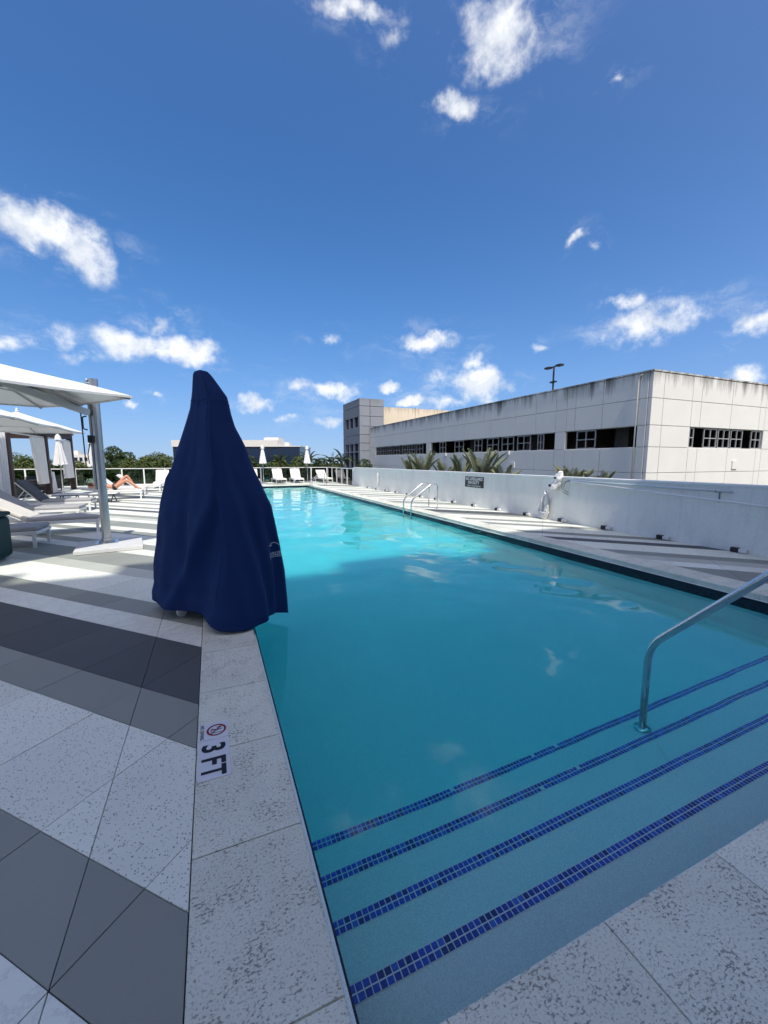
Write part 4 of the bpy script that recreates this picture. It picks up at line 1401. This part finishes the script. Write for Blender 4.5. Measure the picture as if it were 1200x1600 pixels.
def bar(m, x0, y0, x1, y1, w, z=Zt):
    d = Vector((x1 - x0, y1 - y0)).normalized(); n = Vector((-d.y, d.x)) * w / 2
    m.add([(x0 + n.x, y0 + n.y, z), (x0 - n.x, y0 - n.y, z), (x1 - n.x, y1 - n.y, z), (x1 + n.x, y1 + n.y, z)], [(0, 1, 2, 3)])
bar(sym, cx_ - .03, cy_ - .03, cx_ + .03, cy_ + .03, .008, Zt + .0006)
sym.build('prohibition_ring', MAT['ink_red'], mk)
dv = MB()
bar(dv, cx_ - .026, cy_ + .012, cx_ + .004, cy_ - .002, .008); bar(dv, cx_ + .004, cy_ - .002, cx_ + .030, cy_ + .004, .006)
bar(dv, cx_ - .02, cy_ + .010, cx_ - .030, cy_ - .012, .005); bar(dv, cx_ - .028, cy_ - .024, cx_ + .028, cy_ - .024, .004)
bar(dv, cx_ + .002, cy_ + .018, cx_ + .02, cy_ + .028, .005)
dv.build('diver_figure', MAT['ink_black'], mk)

# ------------------------------------------------------------------ handrail and ladders
def handrail():
    x = 2.95
    t = thing('handrail', 'stainless handrail rising out of the water on the pool steps', 'handrail', (x, 1.87, STEP_Z[3]))
    b = STEP_Z[3]
    pts = rounded([(0, 0, 0), (0, 0, .13 - b), (0, -.78, .99 - b), (0, -1.35, .99 - b), (0, -1.40, -b)], .13, 7)
    MB().tube(pts, .0255, 16).build('rail', MAT['stainless'], t, smooth=True)
    MB().lathe([(.028, 0.0), (.062, .001), (.060, .010), (.034, .018), (.028, .02)], 24, (0, 0, .001)).build('escutcheon', MAT['stainless'], t, smooth=True)
    MB().lathe([(.028, 0.0), (.062, .001), (.060, .010), (.034, .018), (.028, .02)], 24, (0, -1.40, -b)).build('escutcheon', MAT['stainless'], t, smooth=True)
handrail()

def ladder(y, label, s=1.0):
    t = thing('pool_ladder', label, 'pool ladder', (PX1, y, 0))
    for dy in (-.27, .27):
        pts = rounded([(.86, dy, 0), (.86, dy, .78 * s), (.62, dy, .78 * s), (-.06, dy, .30), (-.06, dy, -.95)], .16, 6)
        MB().tube(pts, .021, 12).build('rail', MAT['stainless'], t, smooth=True)
        MB().lathe([(.022, 0), (.05, .001), (.048, .009), (.026, .014)], 18, (.86, dy, .001)).build('escutcheon', MAT['stainless'], t, smooth=True)
    for z in (-.38, -.62, -.86):
        MB().box((-.10, -.249, z), (-.02, .249, z + .03)).build('tread', MAT['white_plastic'], t)
ladder(11.28, 'stainless pool ladder on the right edge in front of the white wall')
ladder(24.55, 'small far pool ladder at the far right corner of the pool')

# ------------------------------------------------------------------ things on the white wall
def wall_M(y, z):    # lettering frame on the wall: reads from the pool
    return Matrix(((0, 0, -1, -.016), (-1, 0, 0, y), (0, 1, 0, z), (0, 0, 0, 1)))
sg = thing('lifeguard_sign', 'black sign on the white wall reading NO LIFEGUARD ON DUTY', 'sign', (WALL_X, 11.1, .805))
MB().box((-.014, -.51, -.175), (-.002, .51, .175)).build('sign_board', MAT['sign_black'], sg, bevel=.003)
put_text('NO LIFEGUARD', .138, sg, 'sign_white', wall_M(0, .055), bold=.003, sx=.96)
put_text('ON DUTY', .138, sg, 'sign_white', wall_M(.03, -.065), bold=.003, sx=1.0)
put_text('SWIM AT YOUR OWN RISK', .058, sg, 'sign_white', wall_M(0, -.145), bold=.0008, sx=1.05)

ORD = ['nearest', 'second', 'third', 'fourth', 'fifth', 'sixth', 'seventh', 'eighth', 'ninth', 'tenth', 'eleventh', 'twelfth', 'thirteenth', 'fourteenth', 'fifteenth', 'sixteenth']
for i in range(15):
    y = 3.71 + i * 1.222
    near = 'nearest small light at the foot of the white wall' if i == 0 else f'{ORD[i]} small light along the wall foot counted from the near end'
    t = thing('wall_light', near, 'light fitting', (WALL_X, y, 0), 0, 'small lights along the foot of the wall')
    MB().box((-.075, .0, .004), (-.001, .11, .082)).build('housing', MAT['black_plastic'], t, bevel=.006)
    MB().box((-.070, -.115, .010), (-.001, -.0025, .074)).build('cover_plate', MAT['white_plastic'], t, bevel=.008)

def rope_coil(y, ztop, zbot, w, loops, label, seed, lie=True, r=.010):
    rng = random.Random(seed)
    t = thing('rope_coil', label, 'rope', (WALL_X, y, 0), 0)
    for k in range(loops):
        pts = []
        n = 26
        ww = w * rng.uniform(.25, 1.0); zb = zbot + rng.uniform(0, .18) * (ztop - zbot); zt = ztop - rng.uniform(0, .03)
        sh = rng.uniform(-.05, .05); ph = rng.uniform(0, 6)
        for i in range(n + 1):
            a = 2 * PI * i / n
            q = .5 - .5 * math.cos(a)                         # 0 at the hook, 1 at the bottom
            yy = math.sin(a) * ww * (q ** .35) + sh * q + .014 * math.sin(5 * a + ph)
            zz = zt + (zb - zt) * q + .01 * math.sin(3 * a + ph)
            xx = -.05 - .05 * q * rng.uniform(.5, 1) - .012 * (k % 4)
            pts.append((xx, yy, max(zz, .02)))
        MB().tube(pts, r, 6, cap=False).build('rope_loop', MAT['white_towel'], t, smooth=True)
    MB().tube(rounded([(0, 0, ztop), (-.09, 0, ztop - .01), (-.10, 0, ztop + .04)], .03), .012, 8).build('hook', MAT['stainless'], t, smooth=True)
    if lie:
        for k in range(5):
            pts = []
            a0 = rng.uniform(0, 6)
            for i in range(20):
                a = a0 + i * .42
                pts.append((-.10 - .06 * math.sin(a) , math.cos(a) * (.13 + .015 * k), .05 + .035 * k + .02 * math.sin(2 * a)))
            MB().tube(pts, r, 6).build('rope_loop', MAT['white_towel'], t, smooth=True)
    return t
rope_coil(7.95, .70, .06, .20, 20, 'tangled coil of white rope hanging from the near part of the white wall', 5)
rope_coil(19.36, .92, .10, .13, 7, 'narrow white rope coil on the wall far beyond the ladder', 9, False)

def wrapped_float():
    rng = random.Random(8)
    t = thing('wrapped_float', 'white crumpled plastic wrapped float hung over the top of the wall', 'float', (WALL_X, 7.6, .75))
    m = MB(); n, k = 28, 22
    vs = []
    for i in range(k + 1):
        s = i / k
        z = .50 * s
        w = .085 + .045 * math.sin(PI * min(1, s * 1.1)) - .03 * s
        dp = .085 + .03 * math.sin(PI * s) - .03 * s
        cy = .06 * (1 - s) - .10 * s
        cx = -.10 + .08 * s
        for j in range(n):
            a = 2 * PI * j / n
            c_, s_ = math.cos(a), math.sin(a)
            rr = 1 + .30 * mnoise.noise(Vector((c_ * 1.6, s_ * 1.6, s * 4.0))) + .16 * mnoise.noise(Vector((c_ * 4, s_ * 4, s * 9)))
            if i in (0, k): rr *= .25
            vs.append((cx + c_ * dp * rr, cy + s_ * w * rr, z + .03 * mnoise.noise(Vector((c_ * 2, s_ * 2, 5 + s * 3)))))
    fs = [(i * n + j, i * n + (j + 1) % n, (i + 1) * n + (j + 1) % n, (i + 1) * n + j) for i in range(k) for j in range(n)]
    fs += [tuple(range(n - 1, -1, -1)), tuple(range(k * n, k * n + n))]
    m.add(vs, fs).build('wrapping', MAT['white_plastic'], t)
    for y, z, r in ((.075, .14, .032), (-.055, .335, .026)):
        MB().lathe([(.004, -.02), (r, -.02), (r * .9, .02), (.004, .02)], 14).build('grommet', MAT['black_plastic'], t, loc=(-.185 + .03 * (z > .2), y, z), rot=(0, R(90), 0))
wrapped_float()

def crook(label, y0, z0, y1, z1, x, hook_r, drop, mat):
    t = thing('rescue_pole', label, 'rescue pole', (WALL_X + x, y0, z0))
    MB().tube([(0, 0, 0), (0, y1 - y0, z1 - z0)], .020, 10).build('pole', MAT[mat], t, smooth=True)
    pts = []
    for i in range(15):
        a = R(90 + 175 * i / 14)
        pts.append((0, .04 - math.cos(a) * hook_r * .9, -drop / 2 + math.sin(a) * drop / 2))
    MB().tube([(0, -.12, .0)] + pts, .009, 8).build('hook', MAT['crook_metal'], t, smooth=True)
    return t
crook('upper pale blue rescue pole with crook hung along the white wall', 7.15, 1.03, 3.88, .99, -.055, .26, .34, 'pale_blue_pole')
crook('lower slanting white rescue pole with crook running off right along wall', 7.12, 1.01, 0.6, .64, -.105, .17, .26, 'white_plastic')
br = thing('pole_bracket', 'small bracket holding the rescue poles on the wall', 'bracket', (WALL_X, 4.08, .85))
MB().box((-.02, -.006, -.05), (-.001, .006, .16)).build('plate', MAT['crook_metal'], br)
MB().tube([(0, 0, .125), (-.14, 0, .125), (-.14, 0, .16)], .008, 6).build('hook', MAT['crook_metal'], br)

# ------------------------------------------------------------------ cantilever umbrellas
def cantilever(label, c, zc, zp, mast_off=(1.18, .78), base=True, vA=(1.87, -.13, 0), vB=(.13, 1.87, 0)):
    """square canopy hung from a mast beside it; c = the canopy's centre"""
    t = thing('cantilever_umbrella', label, 'umbrella', (c[0], c[1], 0))
    vA = Vector(vA); vB = Vector(vB)
    P = Vector((0, 0, zp))
    cs = [vA, vB, -vA, -vB]
    cs = [Vector((v.x, v.y, zc)) for v in cs]
    n = 12
    can = MB()
    for a, b in zip(cs, cs[1:] + cs[:1]):
        vs = []
        for i in range(n + 1):
            for j in range(n + 1 - i):
                u, v = i / n, j / n
                w = 1 - u - v
                p = a * u + b * v + P * w
                e = 4 * u * v
                p.z += -.05 * math.sin(PI * w) * 0 - .030 * e * (1 - w) + .035 * math.sin(PI * w) * (abs(u - v) if u + v > 0 else 0) - .05 * w * (1 - w)
                vs.append(p)
        idx = {}
        q = 0
        for i in range(n + 1):
            for j in range(n + 1 - i): idx[(i, j)] = q; q += 1
        fs = []
        for i in range(n):
            for j in range(n - i):
                fs.append((idx[(i, j)], idx[(i + 1, j)], idx[(i, j + 1)]))
                if j < n - i - 1: fs.append((idx[(i + 1, j)], idx[(i + 1, j + 1)], idx[(i, j + 1)]))
        can.add(vs, fs)
    co = can.build('canopy', MAT['canopy_cloth'], t)
    hem = MB()
    for a, b in zip(cs, cs[1:] + cs[:1]):
        for i in range(n):
            p = a.lerp(b, i / n); q = a.lerp(b, (i + 1) / n)
            p.z -= .030 * 4 * (i / n) * (1 - i / n); q.z -= .030 * 4 * ((i + 1) / n) * (1 - (i + 1) / n)
            hem.beam(p - Vector((0, 0, .012)), q - Vector((0, 0, .012)), .008, .032)
    hem.build('hem', MAT['canopy_cloth'], co)
    hub = Vector((0, 0, zp - .34))
    MB().lathe([(.03, -.30), (.06, -.28), (.06, -.2), (.035, -.18), (.035, .0), (.07, .01), (.07, .05), (.02, .06)], 14, (0, 0, zp - .10)).build('hub', MAT['brushed_mast'], t, smooth=False)
    MB().lathe([(.05, 0), (.05, .03), (.02, .06), (.025, .1), (.005, .13)], 12, (0, 0, zp)).build('finial', MAT['white_plastic'], t, smooth=True)
    mids = [cs[k].lerp(cs[(k + 1) % 4], .5) for k in range(4)]
    for e in cs + mids:
        tip = e.lerp(P, .02) - Vector((0, 0, .05 if e in cs else .075))
        root = Vector((0, 0, zp - .13))
        MB().beam(root, tip, .024, .034).build('rib', MAT['frame_grey'], t)
        m_ = root.lerp(tip, .52)
        MB().beam(Vector((0, 0, zp - .36)), m_, .016, .022).build('strut', MAT['brushed_mast'], t)
    mx, my = mast_off
    mast = MB().lathe([(.070, .07), (.070, 2.87)], 10, (mx, my, 0)).build('mast', MAT['brushed_mast'], t)
    MB().box((mx - .105, my - .025, 1.0), (mx - .069, my + .012, 2.86)).build('track', MAT['brushed_mast'], t, bevel=.006)
    MB().lathe([(.12, .072), (.12, .095), (.085, .10), (.085, .15), (.0705, .15)], 16, (mx, my, 0)).build('collar', MAT['brushed_mast'], t)
    # arm from the mast to the hub, its brace and the wide cross plate
    d = Vector((-mx, -my, 0)).normalized()
    A0 = Vector((mx, my, 2.30)) + d * .10
    MB().beam(A0, Vector((0, 0, zp - .22)) - d * .02, .075, .10).build('arm', MAT['brushed_mast'], t)
    MB().beam(A0 + d * .12 + Vector((0, 0, .11)), Vector((0, 0, zp - .20)) - d * .35 + Vector((0, 0, .03)), .30, .022).build('arm_plate', MAT['frame_grey'], t)
    MB().tube([Vector((mx, my, 2.80)) + d * .05, Vector((0, 0, 2.74)) - d * .80], .006, 6).build('cable', MAT['stainless'], t)
    hx, hy = mx - .125, my - .06
    MB().tube(rounded([(hx, hy, 2.24), (hx - .05, hy - .03, 2.23), (hx - .05, hy - .03, 2.03), (hx, hy, 2.02)], .03), .011, 8).build('handle', MAT['black_plastic'], t, smooth=True)
    MB().box((hx - .01, hy - .02, 1.80), (hx + .05, hy + .04, 1.93)).build('crank_box', MAT['black_plastic'], t, bevel=.01)
    MB().tube([(hx + .02, hy, 1.81), (hx - .02, hy - .02, 1.60), (hx - .01, hy - .02, 1.45)], .008, 6).build('crank', MAT['black_plastic'], t)
    MB().beam((hx - .07, hy - .02, 2.30), (hx - .06, hy - .02, 1.42), .004, .018).build('strap', MAT['dark_metal'], t)
    if base:
        Rm = Matrix.Rotation(R(9), 3, 'Z')
        MB().obox((mx + .08, my - .16, .036), (.96, .96, .064), Rm).build('base_slab', MAT['base_stone'], t, bevel=.008)
        MB().obox((mx, my, .0705), (.34, .34, .012), Rm).build('base_plate', MAT['stainless'], t)
    return t
cantilever('white square cantilever umbrella with thick steel mast on a stone base', (-2.94, 7.63), 2.50, 2.93)
for lab, yc in (('second white umbrella from the camera, mostly cut off by the left edge', 10.75), ('third white umbrella from the camera, in the row behind the steel mast', 13.58),
                ('farthest open white umbrella, with its finial showing before the cabana', 16.4)):
    cantilever(lab, (-5.50, yc), 2.50, 3.02, (-1.52, 0.0), True, (1.39, 1.39, 0), (-1.39, 1.39, 0))

def closed_umbrella(label, loc, top, seed, bot=1.22, r=.17):
    rng = random.Random(seed)
    t = thing('closed_umbrella', label, 'umbrella', (loc[0], loc[1], 0))
    MB().tube([(0, 0, .06), (0, 0, top)], .022, 10).build('pole', MAT['brushed_mast'], t, smooth=True)
    MB().lathe([(.25, 0), (.25, .05), (.23, .062), (.04, .065), (.04, .2)], 24).build('base', MAT['brushed_mast'], t)
    m = MB(); n, k = 48, 18
    vs = []
    H = top - .06 - bot
    for i in range(k + 1):
        s = i / k
        rad = .03 + (r - .03) * s ** .8
        if s < .12: rad = .03 + .06 * (s / .12) ** .5
        for j in range(n):
            a = 2 * PI * j / n
            pl = 1 + (.10 + .22 * s) * math.cos(8 * a + .5 * math.sin(3 * s + seed)) + .07 * mnoise.noise(Vector((math.cos(a) * 2, math.sin(a) * 2, s * 5 + seed)))
            z = top - .06 - H * s + (.035 * math.cos(8 * a) if i == k else 0)
            vs.append((rad * pl * math.cos(a), rad * pl * math.sin(a), z))
    fs = [(i * n + j, (i + 1) * n + j, (i + 1) * n + (j + 1) % n, i * n + (j + 1) % n) for i in range(k) for j in range(n)]
    fs.append(tuple(range(n)))
    m.add(vs, fs); o = m.build('canopy', MAT['canopy_cloth'], t, smooth=True)
    v = MB(); vs = []
    for i, (rr, z) in enumerate(((.012, top + .01), (.06, top - .02), (.10, top - .12), (.115, top - .22))):
        for j in range(32):
            a = 2 * PI * j / 32
            q = rr * (1 + (.12 * i / 3) * math.cos(8 * a))
            vs.append((q * math.cos(a), q * math.sin(a), z))
    v.add(vs, [(i * 32 + j, (i + 1) * 32 + j, (i + 1) * 32 + (j + 1) % 32, i * 32 + (j + 1) % 32) for i in range(3) for j in range(32)])
    v.build('vent_cap', MAT['canopy_cloth'], o, smooth=True)
    MB().lathe([(.012, 0), (.02, .02), (.005, .05)], 8, (0, 0, top)).build('finial', MAT['white_plastic'], t)
    return t
closed_umbrella('closed white umbrella standing in front of the cabana', (-5.60, 20.3), 2.55, 1, 1.33, .20)
closed_umbrella('closed white umbrella right behind the steel mast', (-5.05, 22.7), 2.50, 2, 1.25, .17)
closed_umbrella('left closed white umbrella at the far end of the pool', (3.30, 29.0), 2.55, 3, 1.32, .20)
closed_umbrella('right closed white umbrella at the far end of the pool', (6.36, 29.0), 2.55, 4, 1.32, .20)

# ------------------------------------------------------------------ sun loungers
def lounger(label, loc, rotz, back=42, cushion='grey_cushion', back_c=None, frame='white_paint', group='sun loungers on the deck', W=.70, pad=.075):
    t = thing('sun_lounger', label, 'sun lounger', loc, rotz, group)
    h = .29; L = 2.0; hinge = -1.22; w = W / 2
    f = MB()
    for s in (-1, 1): f.box((-L, s * w - (.035 if s > 0 else 0), h - .06), (0, s * w + (0 if s > 0 else .035), h))
    for x in (-L, -1.25, -.04): f.box((x + .001, -w + .036, h - .055), (x + .039, w - .036, h - .005))
    for k in range(9): f.box((-1.14 + k * .125, -w + .036, h - .03), (-1.14 + k * .125 + .05, w - .036, h - .012))
    f.build('frame', MAT[frame], t, bevel=.004)
    lm = MB().add([(-.022, -.016, 0), (.022, -.016, 0), (.022, .016, 0), (-.022, .016, 0), (-.026, -.018, h - .0605), (.026, -.018, h - .0605), (.026, .018, h - .0605), (-.026, .018, h - .0605)],
                  [(3, 2, 1, 0), (4, 5, 6, 7), (0, 1, 5, 4), (1, 2, 6, 5), (2, 3, 7, 6), (3, 0, 4, 7)]).mesh('leg', MAT[frame])
    for x in (-.05, -1.78):
        for s in (-1, 1): link_mesh('leg', lm, t, (x, s * (w - .018), 0))
    z0 = h + .002
    MB().box((hinge + .01, -w + .015, z0), (-.01, w - .015, z0 + pad)).build('seat_cushion', MAT[cushion], t, bevel=.028, seg=3)
    b = R(back)
    ax = Vector((-math.cos(b), 0, math.sin(b))); nn = Vector((math.sin(b), 0, math.cos(b)))
    Mx = Matrix((ax, Vector((0, 1, 0)), nn)).transposed()
    o = Vector((hinge - .01, 0, z0 + .012))
    LB = .80
    MB().obox(o + ax * (LB / 2) + nn * (pad / 2 + .004), (LB, W - .03, pad), Mx).build('back_cushion', MAT[back_c or cushion], t, bevel=.028, seg=3)
    bf = MB()
    for s in (-1, 1): bf.obox(o + ax * (LB / 2) + Vector((0, s * (w - .05), 0)) - nn * .016, (LB, .03, .03), Mx)
    bf.obox(o + ax * (LB - .02) - nn * .016, (.03, W - .132, .03), Mx)
    if back > 12:
        e = o + ax * (LB * .62) - nn * .03
        for s in (-1, 1): bf.beam(e + Vector((0, s * (w - .09), 0)), (e.x - .30, s * (w - .09), h - .02), .022, .022)
    bf.build('backrest_frame', MAT[frame], t)
    return t
G1 = 'sun loungers left of the pool'
lounger('grey sun lounger nearest the camera, beside the dark green box', (-2.83, 9.06, 0), 0, 38, group=G1)
lounger('grey sun lounger behind the steel mast with cream back cushion', (-2.20, 10.42, 0), 0, 30, 'grey_cushion', 'cream_cushion', group=G1)
lounger('third grey sun lounger from the camera under the far edge of shade', (-3.12, 12.75, 0), 0, 36, group=G1)
lounger('grey sun lounger with steep charcoal backrest beside the cabana', (-3.38, 15.0, 0), 0, 48, 'grey_cushion', 'charcoal_cushion', group=G1)
lounger('flat white sun lounger that the sunbather lies on', (-2.57, 18.92, 0), 0, 9, 'white_sling', group=G1, pad=.06)
lounger('white sun lounger with raised back right behind the sunbather', (-2.75, 21.3, 0), 0, 44, 'white_sling', group=G1, pad=.05)
lounger('white sun lounger with raised back second behind the sunbather', (-2.35, 23.3, 0), 0, 40, 'white_sling', group=G1, pad=.05)
lounger('white sun lounger facing the camera beside the left of the cover', (-2.62, 25.3, 0), R(-90), 55, 'white_sling', group=G1, pad=.05)
G2 = 'sun loungers along the far balustrade'
lounger('white far lounger half hidden by the right side of the cover', (2.55, 27.3, 0), R(-90), 52, 'white_sling', group=G2, pad=.05)
lounger('white far lounger just right of the left far closed umbrella', (4.28, 27.45, 0), R(-88), 52, 'white_sling', group=G2, pad=.05)
lounger('white far lounger between the two far closed umbrellas', (5.42, 27.35, 0), R(-91), 52, 'white_sling', group=G2, pad=.05)
lounger('white far lounger behind the far ladder beside the white post fence', (7.40, 27.2, 0), R(-86), 40, 'white_sling', group=G2, pad=.05)

tb = thing('low_table', 'long low table with black legs in front of the sunbather', 'table', (-4.15, 17.55, 0))
MB().box((-.95, -.3, .31), (.95, .3, .34)).build('table_top', MAT['white_paint'], tb, bevel=.004)
MB().box((-.955, -.305, .285), (.955, .305, .3095)).build('apron', MAT['black_plastic'], tb)
for x in (-.75, -.3, .55, .8):
    MB().beam((x - .05, -.25, 0), (x + .05, -.25, .285), .03, .03).build('leg', MAT['black_plastic'], tb)
    MB().beam((x + .05, .25, 0), (x - .05, .25, .285), .03, .03).build('leg', MAT['black_plastic'], tb)
MB().beam((-.7, 0, .06), (.75, 0, .06), .025, .025).build('stretcher', MAT['black_plastic'], tb)

bx = thing('storage_box', 'dark green rounded box at the left edge of the picture', 'box', (-3.33, 7.66, 0))
MB().box((-.42, -.36, .03), (.42, .36, .66)).build('body', MAT['dark_teal'], bx, bevel=.07, seg=4)
MB().box((-.43, -.37, .665), (.43, .37, .73)).build('lid', MAT['dark_teal'], bx, bevel=.03, seg=3)

# ------------------------------------------------------------------ cabana
def curtain(parent, p, q, zt, zb, pleats, amp=.05, gather=1.0, waist=None, seed=0):
    p = Vector((p[0], p[1], 0)); q = Vector((q[0], q[1], 0)); d = q - p; L = d.length; d.normalize(); n = Vector((-d.y, d.x, 0))
    m = MB(); nu, nv = pleats * 10, 16
    vs = []
    for i in range(nv + 1):
        s = i / nv
        z = zt + (zb - zt) * s
        wd = 1.0 + (gather - 1.0) * s
        for j in range(nu + 1):
            u = j / nu
            uu = (u * L) * wd
            a = amp * (.6 + .5 * s) * math.sin(u * pleats * 2 * PI + .7 * math.sin(3 * s + u * 4 + seed))
            pt = p + d * uu + n * a
            vs.append((pt.x, pt.y, z))
    fs = [(i * (nu + 1) + j, (i + 1) * (nu + 1) + j, (i + 1) * (nu + 1) + j + 1, i * (nu + 1) + j + 1) for i in range(nv) for j in range(nu)]
    return m.add(vs, fs).build('curtain', MAT['curtain_cloth'], parent, smooth=True)

cb = thing('cabana', 'dark timber cabana with white curtains on the left', 'cabana', (-6.8, 19.05, 0))
CD = -2.7
posts = [(0, 0), (0, 3.75), (0, 7.35), (CD, 0), (CD, 3.75), (CD, 7.35)]
for x, y in posts: MB().box((x - .11, y - .11, 0), (x + .11, y + .11, 2.62)).build('post', MAT['dark_wood'], cb, bevel=.006)
for x in (0, CD): MB().box((x - .10, -.15, 2.6205), (x + .10, 7.5, 2.82)).build('beam', MAT['dark_wood'], cb)
for y in (0, 3.75, 7.35): MB().box((CD + .1005, y - .10, 2.63), (-.1005, y + .10, 2.81)).build('beam', MAT['dark_wood'], cb)
for k in range(26): MB().box((CD - .2, -.12 + k * .297, 2.8205), (.2, -.06 + k * .297, 2.90)).build('roof_slat', MAT['dark_wood'], cb)
MB().box((-.03, .11, 2.52), (.03, 7.24, 2.56)).build('curtain_rail', MAT['white_paint'], cb)
curtain(cb, (-.02, -.95), (.02, -.18), 2.55, .06, 4, .10, .85, seed=1)
curtain(cb, (.0, 3.62), (.0, 2.3), 2.5, .50, 6, .10, .62, seed=2)
curtain(cb, (.02, 7.22), (.02, 6.1), 2.5, .62, 5, .10, .9, seed=3)
curtain(cb, (.13, 3.88), (.13, 4.15), 1.0, .05, 2, .04, 1.6, seed=5)
def sofa(label, loc, L, rotz=0):
    t = thing('wicker_sofa', label, 'sofa', loc, rotz)
    MB().box((-.8, -L / 2, .12), (0, L / 2, .36)).build('seat_base', MAT['wicker'], t, bevel=.02)
    for k in range(7): MB().box((-.80 + .0, -L / 2, .38 + k * .058), (-.70, L / 2, .38 + k * .058 + .042)).build('back_slat', MAT['wicker'], t)
    for s in (-1, 1): MB().box((-.8, s * L / 2 - (.1 if s > 0 else 0), .3605), (0, s * L / 2 + (0 if s > 0 else .1), .68)).build('arm', MAT['wicker'], t, bevel=.02)
    for k in range(7): MB().box((.002, -L / 2 + .01, .13 + k * .078), (.02, L / 2 - .01, .13 + k * .078 + .045)).build('front_slat', MAT['wicker'], t)
    MB().box((-.69, -L / 2 + .11, .362), (-.02, L / 2 - .11, .47)).build('cushion', MAT['charcoal_cushion'], t, bevel=.03)
    for x in (-.74, -.06):
        for y in (-L / 2 + .06, L / 2 - .06): MB().box((x - .03, y - .03, 0), (x + .03, y + .03, .12)).build('leg', MAT['wicker'], t)
sofa('dark wicker sofa in the left bay of the cabana', (-7.05, 21.3, 0), 2.1)
sofa('dark wicker sofa in the right bay of the cabana', (-7.05, 24.6, 0), 2.2)

# ------------------------------------------------------------------ the sunbather
def sunbather():
    t = thing('person', 'person in black swimwear lying on a white lounger with knees raised', 'person', (-2.40, 18.92, .37))
    # head towards -x; joints: (x, y, z, radius)
    J = [(-1.12, 0, .115, .125),   # 0 pelvis
         (-1.30, 0, .115, .108), (-1.48, 0, .14, .125), (-1.60, 0, .165, .105), (-1.70, 0, .19, .055), (-1.80, 0, .225, .088), (-1.90, 0, .245, .082),
         (-1.10, .10, .12, .095), (-.90, .13, .36, .075), (-.73, .13, .55, .058), (-.60, .13, .32, .052), (-.47, .13, .075, .036), (-.33, .13, .045, .028),
         (-1.10, -.10, .12, .095), (-.88, -.13, .26, .075), (-.70, -.14, .38, .058), (-.50, -.14, .21, .052), (-.33, -.14, .06, .036), (-.20, -.14, .035, .028),
         (-1.60, .17, .16, .052), (-1.72, .30, .17, .045), (-1.84, .38, .17, .038), (-1.92, .26, .17, .032), (-1.97, .12, .17, .028),
         (-1.60, -.17, .16, .052), (-1.70, -.31, .15, .045), (-1.82, -.40, .13, .038), (-1.92, -.28, .14, .032), (-1.98, -.14, .15, .028)]
    E = [(0, 1), (1, 2), (2, 3), (3, 4), (4, 5), (5, 6), (0, 7), (7, 8), (8, 9), (9, 10), (10, 11), (11, 12), (0, 13), (13, 14), (14, 15), (15, 16), (16, 17), (17, 18),
         (3, 19), (19, 20), (20, 21), (21, 22), (22, 23), (3, 24), (24, 25), (25, 26), (26, 27), (27, 28)]
    me = bpy.data.meshes.new('body')
    me.from_pydata([j[:3] for j in J], E, [])
    me.materials.append(MAT['skin'])
    o = link_mesh('body', me, t)
    sk = o.modifiers.new('skin', 'SKIN'); sk.use_smooth_shade = True
    for i, j in enumerate(J):
        d = me.skin_vertices[0].data[i]
        d.radius = (j[3], j[3] * (1.0 if i > 3 else .82)); d.use_root = (i == 0)
    ss = o.modifiers.new('sub', 'SUBSURF'); ss.levels = 2; ss.render_levels = 2
    hr = MB()
    n = 14
    prof = [(.02, -.10), (.075, -.085), (.098, -.03), (.098, .03), (.08, .08), (.03, .105)]
    hr.lathe(prof, n)
    hair = hr.build('hair', MAT['hair'], t, smooth=True, loc=(-1.93, 0, .20), rot=(0, R(-90), 0))
    hair.scale = (.9, .95, 1.0)
    def ring(x0, x1, ry, rz, zc, name):
        m = MB(); k = 20
        vs = []
        for x, q in ((x0, .97), ((x0 + x1) / 2, 1.03), (x1, .97)):
            for i in range(k):
                a = 2 * PI * i / k
                vs.append((x, ry * q * math.cos(a), zc + rz * q * math.sin(a)))
        m.add(vs, [(r_ * k + i, r_ * k + (i + 1) % k, (r_ + 1) * k + (i + 1) % k, (r_ + 1) * k + i) for r_ in range(2) for i in range(k)])
        return m.build(name, MAT['swimwear'], t, smooth=True)
    ring(-1.20, -1.08, .175, .118, .115, 'bikini_bottom')
    ring(-1.53, -1.44, .150, .122, .145, 'bikini_top')
sunbather()
